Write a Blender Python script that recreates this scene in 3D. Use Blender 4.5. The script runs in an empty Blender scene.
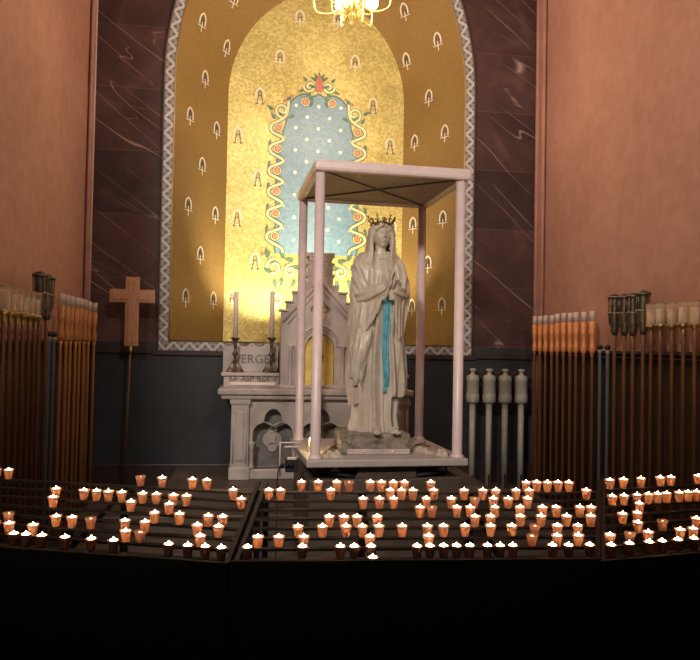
import bpy, bmesh, math, random
from mathutils import Vector, Matrix, Quaternion, noise
from mathutils.bvhtree import BVHTree
random.seed(7)
C = bpy.context.scene.collection
SC = bpy.context.scene
PI = math.pi
# ------------------------------------------------------------------ camera
EYE = 1.65; ALPHA = math.radians(8); PITCH = math.atan(17/700); ROLL = math.radians(1.06); F = 700.0
cd = bpy.data.cameras.new('camera'); cam = bpy.data.objects.new('camera', cd); C.objects.link(cam)
cd.sensor_fit = 'HORIZONTAL'; cd.sensor_width = 36; cd.lens = 36*F/700; cd.clip_end = 100
fwd = Vector((math.sin(ALPHA)*math.cos(PITCH), math.cos(ALPHA)*math.cos(PITCH), math.sin(PITCH)))
q = fwd.to_track_quat('-Z', 'Y'); M3 = q.to_matrix() @ Matrix.Rotation(ROLL, 3, 'Z')
cam.matrix_world = Matrix.Translation((0, 0, EYE)) @ M3.to_4x4()
SC.camera = cam
CO = Vector((0, 0, EYE))
def ray(px, py): return (M3 @ Vector(((px-350)/F, (330-py)/F, -1))).normalized()
def P(px, py, v):                     # point of the plane y = v seen at a pixel
    d = ray(px, py); t = v/d.y; return CO + d*t
def PU(px, py, u):
    d = ray(px, py); t = u/d.x; return CO + d*t
def WPX(p):
    l = M3.transposed() @ (Vector(p)-CO); return 350 + F*l.x/-l.z, 330 - F*l.y/-l.z
# ------------------------------------------------------------------ world, exposure, nave light
SC.view_settings.view_transform = 'Standard'; SC.view_settings.look = 'None'
SC.view_settings.gamma = 1; SC.view_settings.use_curve_mapping = False
SC.view_settings.exposure = 0.0
w = bpy.data.worlds.new('nave_air'); SC.world = w; w.use_nodes = True
w.node_tree.nodes['Background'].inputs[0].default_value = (1.0, .82, .70, 1)
w.node_tree.nodes['Background'].inputs[1].default_value = 0.035
def lamp(name, kind, loc, power, col, size=.1, rot=None, spot=None, aim=None):
    l = bpy.data.lights.new(name, kind); l.energy = power; l.color = col
    if kind == 'AREA': l.size = size
    else: l.shadow_soft_size = size
    if spot: l.spot_size = math.radians(spot); l.spot_blend = .8
    o = bpy.data.objects.new(name, l); C.objects.link(o); o.location = loc
    if aim is not None: o.rotation_euler = (Vector(aim)-Vector(loc)).to_track_quat('-Z', 'Y').to_euler()
    return o
WARM = (1, .80, .60)
lamp('nave_lamp', 'SPOT', (-2.4, -1.8, 5.4), 1400, (1, .87, .77), .35, spot=58, aim=(.6, 7, 2.6))
lamp('nave_lamp', 'SPOT', (1.5, -2.2, 5.6), 440, (1, .87, .77), .35, spot=58, aim=(.9, 7, 2.6))
# ------------------------------------------------------------------ node helpers
class N:
    def __init__(s, name):
        s.m = bpy.data.materials.new(name); s.m.use_nodes = True; s.t = s.m.node_tree
        s.b = s.t.nodes['Principled BSDF']; s.o = s.t.nodes['Material Output']
        s.co = s.n('ShaderNodeTexCoord')
    def n(s, k, **kw):
        x = s.t.nodes.new(k)
        for a, v in kw.items():
            if isinstance(a, str) and hasattr(x, a): setattr(x, a, v)
        return x
    def l(s, a, b): s.t.links.new(a, b)
    def noise(s, scale, detail=4, dist=0, vec=None, stretch=None, rough=.5):
        x = s.n('ShaderNodeTexNoise'); x.inputs['Scale'].default_value = scale; x.inputs['Detail'].default_value = detail
        x.inputs['Distortion'].default_value = dist; x.inputs['Roughness'].default_value = rough
        src = vec or s.co.outputs['Object']
        if stretch:
            mp = s.n('ShaderNodeMapping'); mp.inputs['Scale'].default_value = stretch; s.l(src, mp.inputs[0]); src = mp.outputs[0]
        s.l(src, x.inputs['Vector']); return x.outputs['Fac']
    def ramp(s, fac, stops):
        r = s.n('ShaderNodeValToRGB'); e = r.color_ramp.elements
        while len(e) < len(stops): e.new(.5)
        for i, (p, c) in enumerate(stops):
            e[i].position = p; e[i].color = (*c, 1) if len(c) == 3 else c
        s.l(fac, r.inputs[0]); return r.outputs[0]
    def mix(s, fac, a, b, mode='MIX'):
        m = s.n('ShaderNodeMix', data_type='RGBA', blend_type=mode)
        for sock, v in ((m.inputs[0], fac), (m.inputs[6], a), (m.inputs[7], b)):
            if hasattr(v, 'links'): s.l(v, sock)
            elif isinstance(v, (int, float)): sock.default_value = v
            else: sock.default_value = (*v, 1)
        return m.outputs[2]
    def math(s, op, a, b=None):
        m = s.n('ShaderNodeMath', operation=op)
        for i, v in enumerate((a, b)):
            if v is None: continue
            if hasattr(v, 'links'): s.l(v, m.inputs[i])
            else: m.inputs[i].default_value = v
        return m.outputs[0]
    def bump(s, h, strength=.3, dist=.01):
        b = s.n('ShaderNodeBump'); b.inputs['Strength'].default_value = strength; b.inputs['Distance'].default_value = dist
        s.l(h, b.inputs['Height']); s.l(b.outputs[0], s.b.inputs['Normal'])
    def col(s, c):
        if hasattr(c, 'links'): s.l(c, s.b.inputs['Base Color'])
        else: s.b.inputs['Base Color'].default_value = (*c, 1)
    def pr(s, rough=.5, metal=0, spec=None):
        s.b.inputs['Roughness'].default_value = rough; s.b.inputs['Metallic'].default_value = metal
        if spec is not None: s.b.inputs['Specular IOR Level'].default_value = spec
def simple(name, c, rough=.5, metal=0, var=.15, scale=12, bump=0, spec=None):
    x = N(name); f = x.noise(scale)
    c2 = tuple(v*(1-var) for v in c); c3 = tuple(min(1, v*(1+var)) for v in c)
    x.col(x.ramp(f, [(.3, c2), (.7, c3)])); x.pr(rough, metal, spec)
    if bump: x.bump(x.noise(scale*4), bump, .004)
    return x.m
M = {}
M['black_iron'] = simple('black_iron', (.012, .010, .010), .45, .3)
M['rack_steel'] = simple('rack_steel', (.03, .024, .021), .4, .6)
M['apron_black'] = simple('apron_black', (.0025, .0022, .0022), .7, spec=.15)
M['white_enamel'] = simple('white_enamel', (.80, .66, .64), .32, 0, .06)
M['platform_paint'] = simple('platform_paint', (.50, .44, .41), .4, 0, .08)
M['lining_shade_brown'] = simple('lining_shade_brown', (.33, .24, .19), .6, 0, .1)  # shade under the canopy roof is put into this brown
M['brace_wire'] = simple('brace_wire', (.10, .07, .055), .5)
M['brass'] = simple('brass', (.42, .29, .12), .3, .9, .3)
M['old_brass'] = simple('old_brass', (.14, .11, .08), .38, .8, .35, 30)
M['bright_gold'] = simple('bright_gold', (.95, .70, .20), .35, .25, .15)
M['crown_gold'] = simple('crown_gold', (.30, .19, .05), .35, .8, .35, 60)
M['gem'] = simple('gem', (.25, .02, .03), .15)
M['candle_wax'] = simple('candle_wax', (.90, .76, .68), .45, 0, .06)
M['cream_paint'] = simple('cream_paint', (.36, .33, .27), .5, 0, .1)
M['blue_metal'] = simple('blue_metal', (.19, .215, .24), .35, .2)
M['white_plastic'] = simple('white_plastic', (.55, .42, .35), .4, 0, .1)
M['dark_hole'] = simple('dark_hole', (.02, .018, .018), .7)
M['blue_sash'] = simple('blue_sash', (.11, .38, .50), .5, 0, .3, 18)
M['paper'] = simple('paper', (.55, .50, .40), .8, 0, .12, 20)
M['yellow_paper'] = simple('yellow_paper', (.75, .62, .30), .8, 0, .12, 20)
M['tile_blue'] = None
def wood(name, a, b, rough=.45, sc=(30, 30, 1.5)):
    x = N(name); f = x.noise(3, 5, .6, stretch=sc)
    x.col(x.ramp(f, [(.3, a), (.7, b)])); x.pr(rough); x.bump(f, .15, .003); return x.m
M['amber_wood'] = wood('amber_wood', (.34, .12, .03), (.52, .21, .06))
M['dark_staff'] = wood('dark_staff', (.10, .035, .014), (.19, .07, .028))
M['amber_tube'] = simple('amber_tube', (.62, .22, .07), .35, 0, .2)
M['board_wood'] = wood('board_wood', (.018, .008, .005), (.045, .018, .010), .6)
M['cross_wood'] = wood('cross_wood', (.42, .20, .10), (.58, .31, .17), .4)
# plaster
x = N('pink_plaster'); f = x.noise(1.1, 6, .8); g = x.noise(9, 5)
c = x.mix(.35, x.ramp(f, [(.3, (.37, .175, .128)), (.7, (.46, .232, .175))]), x.ramp(g, [(.35, (.35, .17, .122)), (.65, (.49, .255, .195))]))
x.col(c); x.pr(.7, 0, .3); x.bump(g, .12, .01); M['pink_plaster'] = x.m
# red-brown marble, blocks and veins
x = N('red_marble')
base = x.ramp(x.noise(1.6, 8, 1.2), [(.3, (.042, .024, .023)), (.55, (.070, .036, .033)), (.75, (.11, .062, .056))])
def vein(rot, scale, seed, wdt, dens):
    mp = x.n('ShaderNodeMapping'); mp.inputs['Rotation'].default_value = (0, rot, 0); mp.inputs['Location'].default_value = (seed, seed, seed)
    x.l(x.co.outputs['Object'], mp.inputs[0]); m2 = x.n('ShaderNodeMapping'); m2.inputs['Scale'].default_value = (.30, 1, 2.4)
    x.l(mp.outputs[0], m2.inputs[0]); mp = m2
    nz = x.n('ShaderNodeTexNoise'); nz.inputs['Scale'].default_value = scale; nz.inputs['Detail'].default_value = 1.5; nz.inputs['Roughness'].default_value = .35
    x.l(mp.outputs[0], nz.inputs['Vector'])
    d = x.math('ABSOLUTE', x.math('SUBTRACT', nz.outputs['Fac'], .5))
    line = x.ramp(d, [(0, (1, 1, 1)), (wdt, (0, 0, 0))])
    mask = x.ramp(x.noise(2.2, 3, 0, vec=mp.outputs[0]), [(dens, (0, 0, 0)), (dens+.14, (1, 1, 1))])
    return x.mix(1, line, mask, 'MULTIPLY')
v1 = vein(math.radians(-38), 1.5, 3.1, .006, .47); v2 = vein(math.radians(-28), 2.3, 8.2, .006, .50)
c = x.mix(v1, base, (.34, .24, .22)); c = x.mix(v2, c, (.26, .17, .15))
sep = x.n('ShaderNodeSeparateXYZ'); x.l(x.co.outputs['Object'], sep.inputs[0])
zz = x.math('FRACT', x.math('DIVIDE', x.math('SUBTRACT', sep.outputs['Z'], .35), .66))
jl = x.math('LESS_THAN', zz, .012)
blk = x.n('ShaderNodeTexWhiteNoise', noise_dimensions='1D'); x.l(x.math('FLOOR', x.math('DIVIDE', x.math('SUBTRACT', sep.outputs['Z'], .35), .66)), blk.inputs['W'])
c = x.mix(1, c, x.ramp(blk.outputs['Value'], [(0, (.75, .75, .75)), (1, (1.35, 1.3, 1.3))]), 'MULTIPLY')
c = x.mix(x.math('MULTIPLY', jl, .3), c, (.20, .13, .12)); x.col(c); x.pr(.45, 0, .25); M['red_marble'] = x.m
M['dado'] = simple('dado', (.029, .033, .038), .5, 0, .18, 3)
M['dado_cap'] = simple('dado_cap', (.045, .032, .030), .35, 0, .2)
# gold mosaic of small tesserae
def mosaic(name, a, b, metal, rough, bump=.5, sc=42):
    x = N(name); v = x.n('ShaderNodeTexVoronoi'); v.inputs['Scale'].default_value = sc; x.l(x.co.outputs['Object'], v.inputs['Vector'])
    sp = x.n('ShaderNodeSeparateColor'); x.l(v.outputs['Color'], sp.inputs[0])
    big = x.noise(1.3, 3, .4)
    cc = x.mix(.4, x.ramp(sp.outputs[0], [(0, a), (1, b)]), x.ramp(big, [(.35, a), (.65, b)]))
    x.col(cc); x.pr(rough, metal); x.bump(sp.outputs[1], bump, .004); return x.m
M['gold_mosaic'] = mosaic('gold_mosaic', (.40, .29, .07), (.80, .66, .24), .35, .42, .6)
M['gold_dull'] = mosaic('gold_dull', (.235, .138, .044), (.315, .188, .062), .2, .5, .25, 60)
M['blue_mosaic'] = mosaic('blue_mosaic', (.15, .25, .33), (.27, .40, .47), .0, .4, .3, 48)
M['vine_green'] = mosaic('vine_green', (.05, .11, .075), (.14, .22, .12), 0, .4, .3, 60)
M['vine_cream'] = mosaic('vine_cream', (.62, .56, .22), (.80, .76, .40), 0, .4, .3, 60)
M['rose_red'] = mosaic('rose_red', (.42, .10, .06), (.58, .20, .12), 0, .4, .3, 60)
M['rose_orange'] = mosaic('rose_orange', (.75, .32, .06), (.85, .48, .15), 0, .4, .3, 60)
M['star_white'] = mosaic('star_white', (.75, .76, .55), (.88, .88, .72), 0, .4, .3, 60)
M['mono_white'] = mosaic('mono_white', (.74, .66, .52), (.85, .78, .66), 0, .5, .2, 60)
M['mono_dark'] = mosaic('mono_dark', (.07, .06, .05), (.13, .11, .09), 0, .5, .2, 60)
# border with woven bands (uses the strip's own UV: u along, v across)
x = N('border_weave'); uv = x.n('ShaderNodeUVMap'); sp = x.n('ShaderNodeSeparateXYZ'); x.l(uv.outputs[0], sp.inputs[0])
U, V = sp.outputs['X'], sp.outputs['Y']
def zig(ph, wdt):
    t = x.math('FRACT', x.math('ADD', x.math('MULTIPLY', U, 6.2), ph))
    t = x.math('MULTIPLY', x.math('ABSOLUTE', x.math('SUBTRACT', t, .5)), 2.0)
    t = x.math('ADD', x.math('MULTIPLY', t, .8), .1)
    return x.math('LESS_THAN', x.math('ABSOLUTE', x.math('SUBTRACT', t, V)), wdt)
c = x.mix(zig(.5, .20), (.11, .085, .09), (.30, .27, .28)); c = x.mix(zig(0, .19), c, (.62, .59, .57))
e1 = x.math('LESS_THAN', V, .10); e2 = x.math('GREATER_THAN', V, .90)
c = x.mix(e1, c, (.10, .07, .07)); c = x.mix(e2, c, (.30, .25, .18))
x.col(x.mix(.25, c, x.ramp(x.noise(20), [(.3, (.12, .11, .10)), (.7, (.42, .40, .38))]))); x.pr(.4); M['border_weave'] = x.m
# pale altar marble
x = N('altar_marble'); f = x.noise(2.5, 7, 1.5)
x.col(x.ramp(f, [(.25, (.38, .325, .30)), (.5, (.54, .475, .445)), (.75, (.62, .56, .53))])); x.pr(.4); x.bump(x.noise(18), .1, .004); M['altar_marble'] = x.m
x = N('grey_marble'); f = x.noise(3.5, 7, 2)
x.col(x.ramp(f, [(.3, (.16, .15, .15)), (.7, (.28, .26, .25))])); x.pr(.45); M['grey_marble'] = x.m
x = N('step_stone'); f = x.noise(2.2, 7, 1)
x.col(x.ramp(f, [(.3, (.065, .05, .036)), (.7, (.13, .10, .078))])); x.pr(.5); M['step_stone'] = x.m
x = N('floor_stone')
br = x.n('ShaderNodeTexBrick'); br.inputs['Scale'].default_value = 1.8; br.inputs['Mortar Size'].default_value = .012
br.inputs['Color1'].default_value = (.085, .067, .053, 1); br.inputs['Color2'].default_value = (.11, .088, .072, 1); br.inputs['Mortar'].default_value = (.05, .04, .035, 1)
x.l(x.co.outputs['Object'], br.inputs['Vector']); x.l(br.outputs['Color'], x.b.inputs['Base Color']); x.pr(.4); M['floor_stone'] = x.m
# aged statue marble
x = N('statue_marble'); f = x.noise(3, 7, 1.2, stretch=(2, 2, .8)); g = x.noise(22, 4)
c = x.mix(.3, x.ramp(f, [(.3, (.42, .36, .28)), (.55, (.60, .53, .44)), (.75, (.70, .63, .55))]), x.ramp(g, [(.3, (.44, .37, .28)), (.7, (.70, .64, .55))]))
x.col(c); x.pr(.33, 0, .5); x.bump(g, .12, .004); M['statue_marble'] = x.m
x = N('rock_marble'); f = x.noise(9, 6, 1)
x.col(x.ramp(f, [(.3, (.15, .12, .09)), (.7, (.34, .29, .23))])); x.pr(.5); x.bump(f, .5, .02); M['rock_marble'] = x.m
# glass-like lantern cylinder
def glassy(name, c, tr, rough=.15):
    x = N(name); x.col(c); x.pr(rough); x.b.inputs['Transmission Weight'].default_value = tr; x.b.inputs['IOR'].default_value = 1.2; return x.m
M['lantern_glass'] = glassy('lantern_glass', (.80, .66, .50), .8, .2)
# votive cup: translucent tinted glass
def translucent(name, c, mixf=.75):
    m = bpy.data.materials.new(name); m.use_nodes = True; t = m.node_tree; t.nodes.remove(t.nodes['Principled BSDF'])
    tr = t.nodes.new('ShaderNodeBsdfTranslucent'); df = t.nodes.new('ShaderNodeBsdfDiffuse'); mx = t.nodes.new('ShaderNodeMixShader')
    tc = t.nodes.new('ShaderNodeTexCoord'); nz = t.nodes.new('ShaderNodeTexNoise'); nz.inputs['Scale'].default_value = 40
    rp = t.nodes.new('ShaderNodeValToRGB'); rp.color_ramp.elements[0].color = (*[v*.9 for v in c], 1); rp.color_ramp.elements[1].color = (*c, 1)
    t.links.new(tc.outputs['Object'], nz.inputs['Vector']); t.links.new(nz.outputs['Fac'], rp.inputs[0])
    for s in (tr, df): t.links.new(rp.outputs[0], s.inputs[0])
    mx.inputs[0].default_value = mixf; t.links.new(df.outputs[0], mx.inputs[1]); t.links.new(tr.outputs[0], mx.inputs[2])
    t.links.new(mx.outputs[0], t.nodes['Material Output'].inputs[0]); return m
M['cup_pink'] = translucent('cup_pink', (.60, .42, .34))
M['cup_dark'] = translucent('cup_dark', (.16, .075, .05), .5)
M['votive_wax'] = translucent('votive_wax', (.95, .80, .62), .6)
M['chandelier_globe'] = None
def emis(name, c, s):
    m = bpy.data.materials.new(name); m.use_nodes = True; t = m.node_tree; t.nodes.remove(t.nodes['Principled BSDF'])
    e = t.nodes.new('ShaderNodeEmission'); e.inputs[0].default_value = (*c, 1); e.inputs[1].default_value = s
    t.links.new(e.outputs[0], t.nodes['Material Output'].inputs[0]); return m
M['flame_and_pool_glow'] = emis('flame_and_pool_glow', (1, .72, .42), 42)
M['flame_and_pool_glow_low'] = emis('flame_and_pool_glow_low', (1, .55, .25), 14)
M['globe_light'] = emis('globe_light', (1, .80, .58), 150)
M['bulb_small'] = emis('bulb_small', (1, .80, .45), 25)
# ------------------------------------------------------------------ mesh builder
class MB:
    def __init__(s): s.v = []; s.f = []; s.mi = []; s.sm = []; s.mats = []; s.uv = {}
    def mat(s, m):
        if m not in s.mats: s.mats.append(m)
        return s.mats.index(m)
    def add(s, vs, fs, m, smooth=False, M4=None):
        b = len(s.v); k = s.mat(m)
        for p in vs:
            p = Vector(p); s.v.append(M4 @ p if M4 else p)
        for f in fs: s.f.append([b+i for i in f]); s.mi.append(k); s.sm.append(smooth)
        return s
    def box(s, x0, x1, y0, y1, z0, z1, m, bev=0, M4=None):
        if bev:
            bm = bmesh.new(); bmesh.ops.create_cube(bm, size=1)
            for v in bm.verts: v.co = Vector(((x0+x1)/2+v.co.x*(x1-x0), (y0+y1)/2+v.co.y*(y1-y0), (z0+z1)/2+v.co.z*(z1-z0)))
            bmesh.ops.bevel(bm, geom=list(bm.edges), offset=min(bev, .49*min(x1-x0, y1-y0, z1-z0)), segments=2, affect='EDGES', profile=.5)
            bm.verts.index_update()
            s.add([v.co.copy() for v in bm.verts], [[v.index for v in f.verts] for f in bm.faces], m, False, M4); bm.free(); return s
        vs = [(x, y, z) for z in (z0, z1) for y in (y0, y1) for x in (x0, x1)]
        return s.add(vs, [(0, 2, 3, 1), (4, 5, 7, 6), (0, 1, 5, 4), (2, 6, 7, 3), (0, 4, 6, 2), (1, 3, 7, 5)], m, False, M4)
    def lathe(s, prof, m, n=20, M4=None, caps=True, smooth=True, sx=1, sy=1):
        vs = []; fs = []
        for r, z in prof:
            for i in range(n): a = 2*PI*i/n; vs.append((r*math.cos(a)*sx, r*math.sin(a)*sy, z))
        for j in range(len(prof)-1):
            for i in range(n): fs.append((j*n+i, j*n+(i+1) % n, (j+1)*n+(i+1) % n, (j+1)*n+i))
        if caps:
            fs.append(tuple(range(n))[::-1]); fs.append(tuple((len(prof)-1)*n+i for i in range(n)))
        return s.add(vs, fs, m, smooth, M4)
    def tube(s, pts, r, m, n=8, closed=False, smooth=True):
        pts = [Vector(p) for p in pts]; vs = []; fs = []; L = len(pts); ref = None
        for j, p in enumerate(pts):
            if closed: t = pts[(j+1) % L]-pts[j-1]
            else: t = pts[min(j+1, L-1)]-pts[max(j-1, 0)]
            t.normalize()
            if ref is None: ref = t.orthogonal().normalized()
            ref = (ref - t*ref.dot(t)).normalized(); bi = t.cross(ref)
            rr = r[j] if isinstance(r, (list, tuple)) else r
            for i in range(n): a = 2*PI*i/n; vs.append(p+ref*(rr*math.cos(a))+bi*(rr*math.sin(a)))
        for j in range(L if closed else L-1):
            k = (j+1) % L
            for i in range(n): fs.append((j*n+i, j*n+(i+1) % n, k*n+(i+1) % n, k*n+i))
        if not closed: fs.append(tuple(range(n))[::-1]); fs.append(tuple((L-1)*n+i for i in range(n)))
        return s.add(vs, fs, m, smooth)
    def ball(s, c, r, m, n=12, sz=1, sx=1, sy=1):
        k = max(4, n//2); return s.lathe([(max(1e-4, r*math.sin(PI*j/k)), -r*sz*math.cos(PI*j/k)) for j in range(k+1)], m, n, Matrix.Translation(c), sx=sx, sy=sy)
    def mesh(s, me, m, M4=None, smooth=False):
        return s.add([v.co.copy() for v in me.vertices], [list(p.vertices) for p in me.polygons], m, smooth, M4)
    def build(s, name, parent=None, loc=None, local=False):
        me = bpy.data.meshes.new(name); off = Vector(loc) if loc is not None else Vector((0, 0, 0))
        me.from_pydata([tuple(p if local else p-off) for p in s.v], [], s.f)
        for k in s.mats: me.materials.append(M[k])
        me.polygons.foreach_set('material_index', s.mi); me.polygons.foreach_set('use_smooth', s.sm)
        me.update()
        bm = bmesh.new(); bm.from_mesh(me); bmesh.ops.recalc_face_normals(bm, faces=bm.faces); bm.to_mesh(me); bm.free()
        o = bpy.data.objects.new(name, me); C.objects.link(o); o.location = off
        if parent is not None:
            o.parent = parent
        return o
def tag(o, label=None, cat=None, group=None, kind=None):
    if label: o['label'] = label
    if cat: o['category'] = cat
    if group: o['group'] = group
    if kind: o['kind'] = kind
    return o
def thing(name, loc, label, cat, group=None, rz=0):
    o = bpy.data.objects.new(name, None); C.objects.link(o); o.location = loc; o.rotation_euler = (0, 0, rz)
    o.empty_display_size = .1; return tag(o, label, cat, group)
def part(mb, name, parent, label=None):
    o = mb.build(name, parent)
    if label: o['label'] = label
    return o
def struct(mb, name): return tag(mb.build(name), kind='structure')
def copy_tree(o, parent=None):
    c = o.copy(); C.objects.link(c); c.parent = parent
    for ch in list(o.children): copy_tree(ch, c)
    return c
def plate(outer, holes, depth, bevel=0):      # 2D outline with holes -> mesh in local XY, thickness along Z (+-depth/2)
    cu = bpy.data.curves.new('p', 'CURVE'); cu.dimensions = '2D'; cu.fill_mode = 'BOTH'
    for pl in [outer]+list(holes):
        sp = cu.splines.new('POLY'); sp.points.add(len(pl)-1); sp.use_cyclic_u = True
        for i, p in enumerate(pl): sp.points[i].co = (p[0], p[1], 0, 1)
    cu.extrude = max(0, depth/2-bevel); cu.bevel_depth = bevel; cu.bevel_resolution = 1; cu.offset = -bevel
    o = bpy.data.objects.new('p', cu); C.objects.link(o)
    dg = bpy.context.evaluated_depsgraph_get(); dg.update()
    me = bpy.data.meshes.new_from_object(o.evaluated_get(dg)); bpy.data.objects.remove(o); return me
def facing(u0, v, z0, dx=1):                  # plate XY -> world XZ, facing -Y, at plane y=v
    return Matrix.Translation((u0, v, z0)) @ Matrix.Rotation(PI/2, 4, 'X')
def textmesh(body, size, depth):
    cu = bpy.data.curves.new('t', 'FONT'); cu.body = body; cu.size = size; cu.extrude = depth; cu.align_x = 'CENTER'; cu.resolution_u = 3; cu.offset = .001
    o = bpy.data.objects.new('t', cu); C.objects.link(o); dg = bpy.context.evaluated_depsgraph_get(); dg.update()
    me = bpy.data.meshes.new_from_object(o.evaluated_get(dg)); bpy.data.objects.remove(o); return me
def bez(pts, n=8):                            # Catmull-Rom through points
    out = []; L = len(pts)
    for i in range(L-1):
        p0, p1, p2, p3 = [Vector(pts[max(0, min(L-1, i+k))]) for k in (-1, 0, 1, 2)]
        for j in range(n):
            t = j/n; out.append(.5*((2*p1)+(p2-p0)*t+(2*p0-5*p1+4*p2-p3)*t*t+(3*p1-p0-3*p2+p3)*t**3))
    out.append(Vector(pts[-1])); return out
def interp(tab, x):
    if x <= tab[0][0]: return tab[0][1]
    for (a, b), (c_, d) in zip(tab, tab[1:]):
        if x <= c_: t = (x-a)/(c_-a); t = t*t*(3-2*t)*.5+t*.5; return b+(d-b)*t
    return tab[-1][1]
# ------------------------------------------------------------------ room shell
VW, UL, UR, ZC = 7.5, -1.69, 3.155, 8.2       # back wall, side walls, ceiling
ZS = P(190, 341, VW).z                        # niche sill
UC, AF = .725, 1.575
zspf = P(317, 86, VW).z
VB = 8.3; AB = 1.055; zspb = P(316, 100, VB).z
def arch(cx, a, z0, zs, R, n=26, m=10):       # left foot up over the apex and down to the right foot
    pts = [(cx-a, z0+(zs-z0)*i/m) for i in range(m)]
    c0 = R-a; top = math.acos(c0/R) if c0 > 0 else PI/2
    L = [(cx-a+R-R*math.cos(top*i/n), zs+R*math.sin(top*i/n)) for i in range(n+1)]
    pts += L; pts += [(2*cx-p[0], p[1]) for p in L[-2::-1]]; pts += [(cx+a, z0+(zs-z0)*i/m) for i in range(m-1, -1, -1)]
    return pts
front = arch(UC, AF, ZS, zspf, 2*AF); back = arch(UC, AB, ZS, zspb, 1.32*AB)
def mk(mb): return mb
b = MB(); b.box(UL-2, UR+2, -4, VB+.6, -.1, 0, 'floor_stone'); struct(b, 'floor')
b = MB(); b.box(UL+.25, UR-.25, 6.15, VW, 0, .18, 'step_stone', .01); struct(b, 'floor_dais')
b = MB(); b.box(-.75, 2.25, 6.4, VW, .18, .36, 'step_stone', .01); struct(b, 'floor_altar_step')
b = MB(); b.box(UL-.3, UR+.3, 1.5, VB+.6, ZC, ZC+.1, 'pink_plaster'); struct(b, 'ceiling')
# back wall: red marble above, dark dado below
me = plate([(UL-.3, ZS), (UR+.3, ZS), (UR+.3, ZC), (UL-.3, ZC)], [], .2)
outer = [(UL-.3, ZS-.02), (front[0][0], ZS-.02)]+front+[(front[-1][0], ZS-.02), (UR+.3, ZS-.02), (UR+.3, ZC), (UL-.3, ZC)]
b = MB(); b.mesh(plate(outer, [], .1), 'red_marble', facing(0, VW+.05, 0))
struct(b, 'wall_back')
b = MB(); b.box(UL-.3, UR+.3, VW, VW+.1, 0, ZS-.02, 'dado'); struct(b, 'wall_dado')
zb = P(190, 347.5, VW).z
b = MB()
b.box(UL, UC-AF-.16, VW-.03, VW-.001, zb-.07, zb+.0, 'dado_cap', .006); b.box(UC+AF+.16, UR, VW-.03, VW-.001, zb-.07, zb, 'dado_cap', .006)
b.box(UC-AF-.16, UC+AF+.16, VW-.03, VW-.001, zb-.085, zb-.03, 'dado_cap', .006); struct(b, 'trim_1')
b = MB(); b.box(UL, UR, VW-.03, VW, 0, .40, 'dado_cap', .008); struct(b, 'baseboard_back')
# woven border: a proud strip along the arch and the sill
def border():
    BW = .112; out = arch(UC, AF+BW, ZS, zspf, 2*AF+BW)
    vs = []; fs = []; uvs = []; s = 0; y0, y1 = VW-.025, VW+.01
    k = len(front)
    for i in range(k):
        a, o_ = front[i], out[i]
        if i: s += math.dist(((front[i-1][0]+out[i-1][0])/2, (front[i-1][1]+out[i-1][1])/2), ((a[0]+o_[0])/2, (a[1]+o_[1])/2))
        vs += [(o_[0], y0, o_[1]), (a[0], y0, a[1]), (o_[0], y1, o_[1]), (a[0], y1, a[1])]; uvs += [(s, 0), (s, 1)]*2
    for i in range(k-1):
        j = 4*i; fs += [(j, j+1, j+5, j+4), (j+1, j+3, j+7, j+5), (j+2, j, j+4, j+6)]
    j = len(vs); x0, x1 = UC-AF-BW, UC+AF+BW
    n = 2; z0, z1 = ZS-BW, ZS
    vs += [(x0, y0, z0), (x1, y0, z0), (x1, y0, z1), (x0, y0, z1), (x0, y1, z0), (x1, y1, z0), (x1, y1, z1), (x0, y1, z1)]
    uvs += [(0, 0), (x1-x0, 0), (x1-x0, 1), (0, 1)]*2
    fs += [(j, j+1, j+2, j+3), (j, j+4, j+5, j+1), (j+3, j+2, j+6, j+7)]
    b = MB(); b.add(vs, fs, 'border_weave'); o = b.build('trim_2'); me = o.data
    L = me.uv_layers.new(name='UVMap')
    for lp in me.loops: L.data[lp.index].uv = uvs[lp.vertex_index]
    # thin gilt bead on both edges
    return tag(o, kind='structure')
border()
b = MB()
for off, m in ((.0, 'brass'), (.112, 'mono_dark')):
    pl = arch(UC, AF+off, ZS-(.112 if off else 0), zspf, 2*AF+off)
    b.tube([(p[0], VW-.026, p[1]) for p in pl], .006, m, 6)
b.tube([(UC-AF, VW-.026, ZS), (UC+AF, VW-.026, ZS)], .006, 'brass', 6)
struct(b, 'trim_3')
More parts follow.
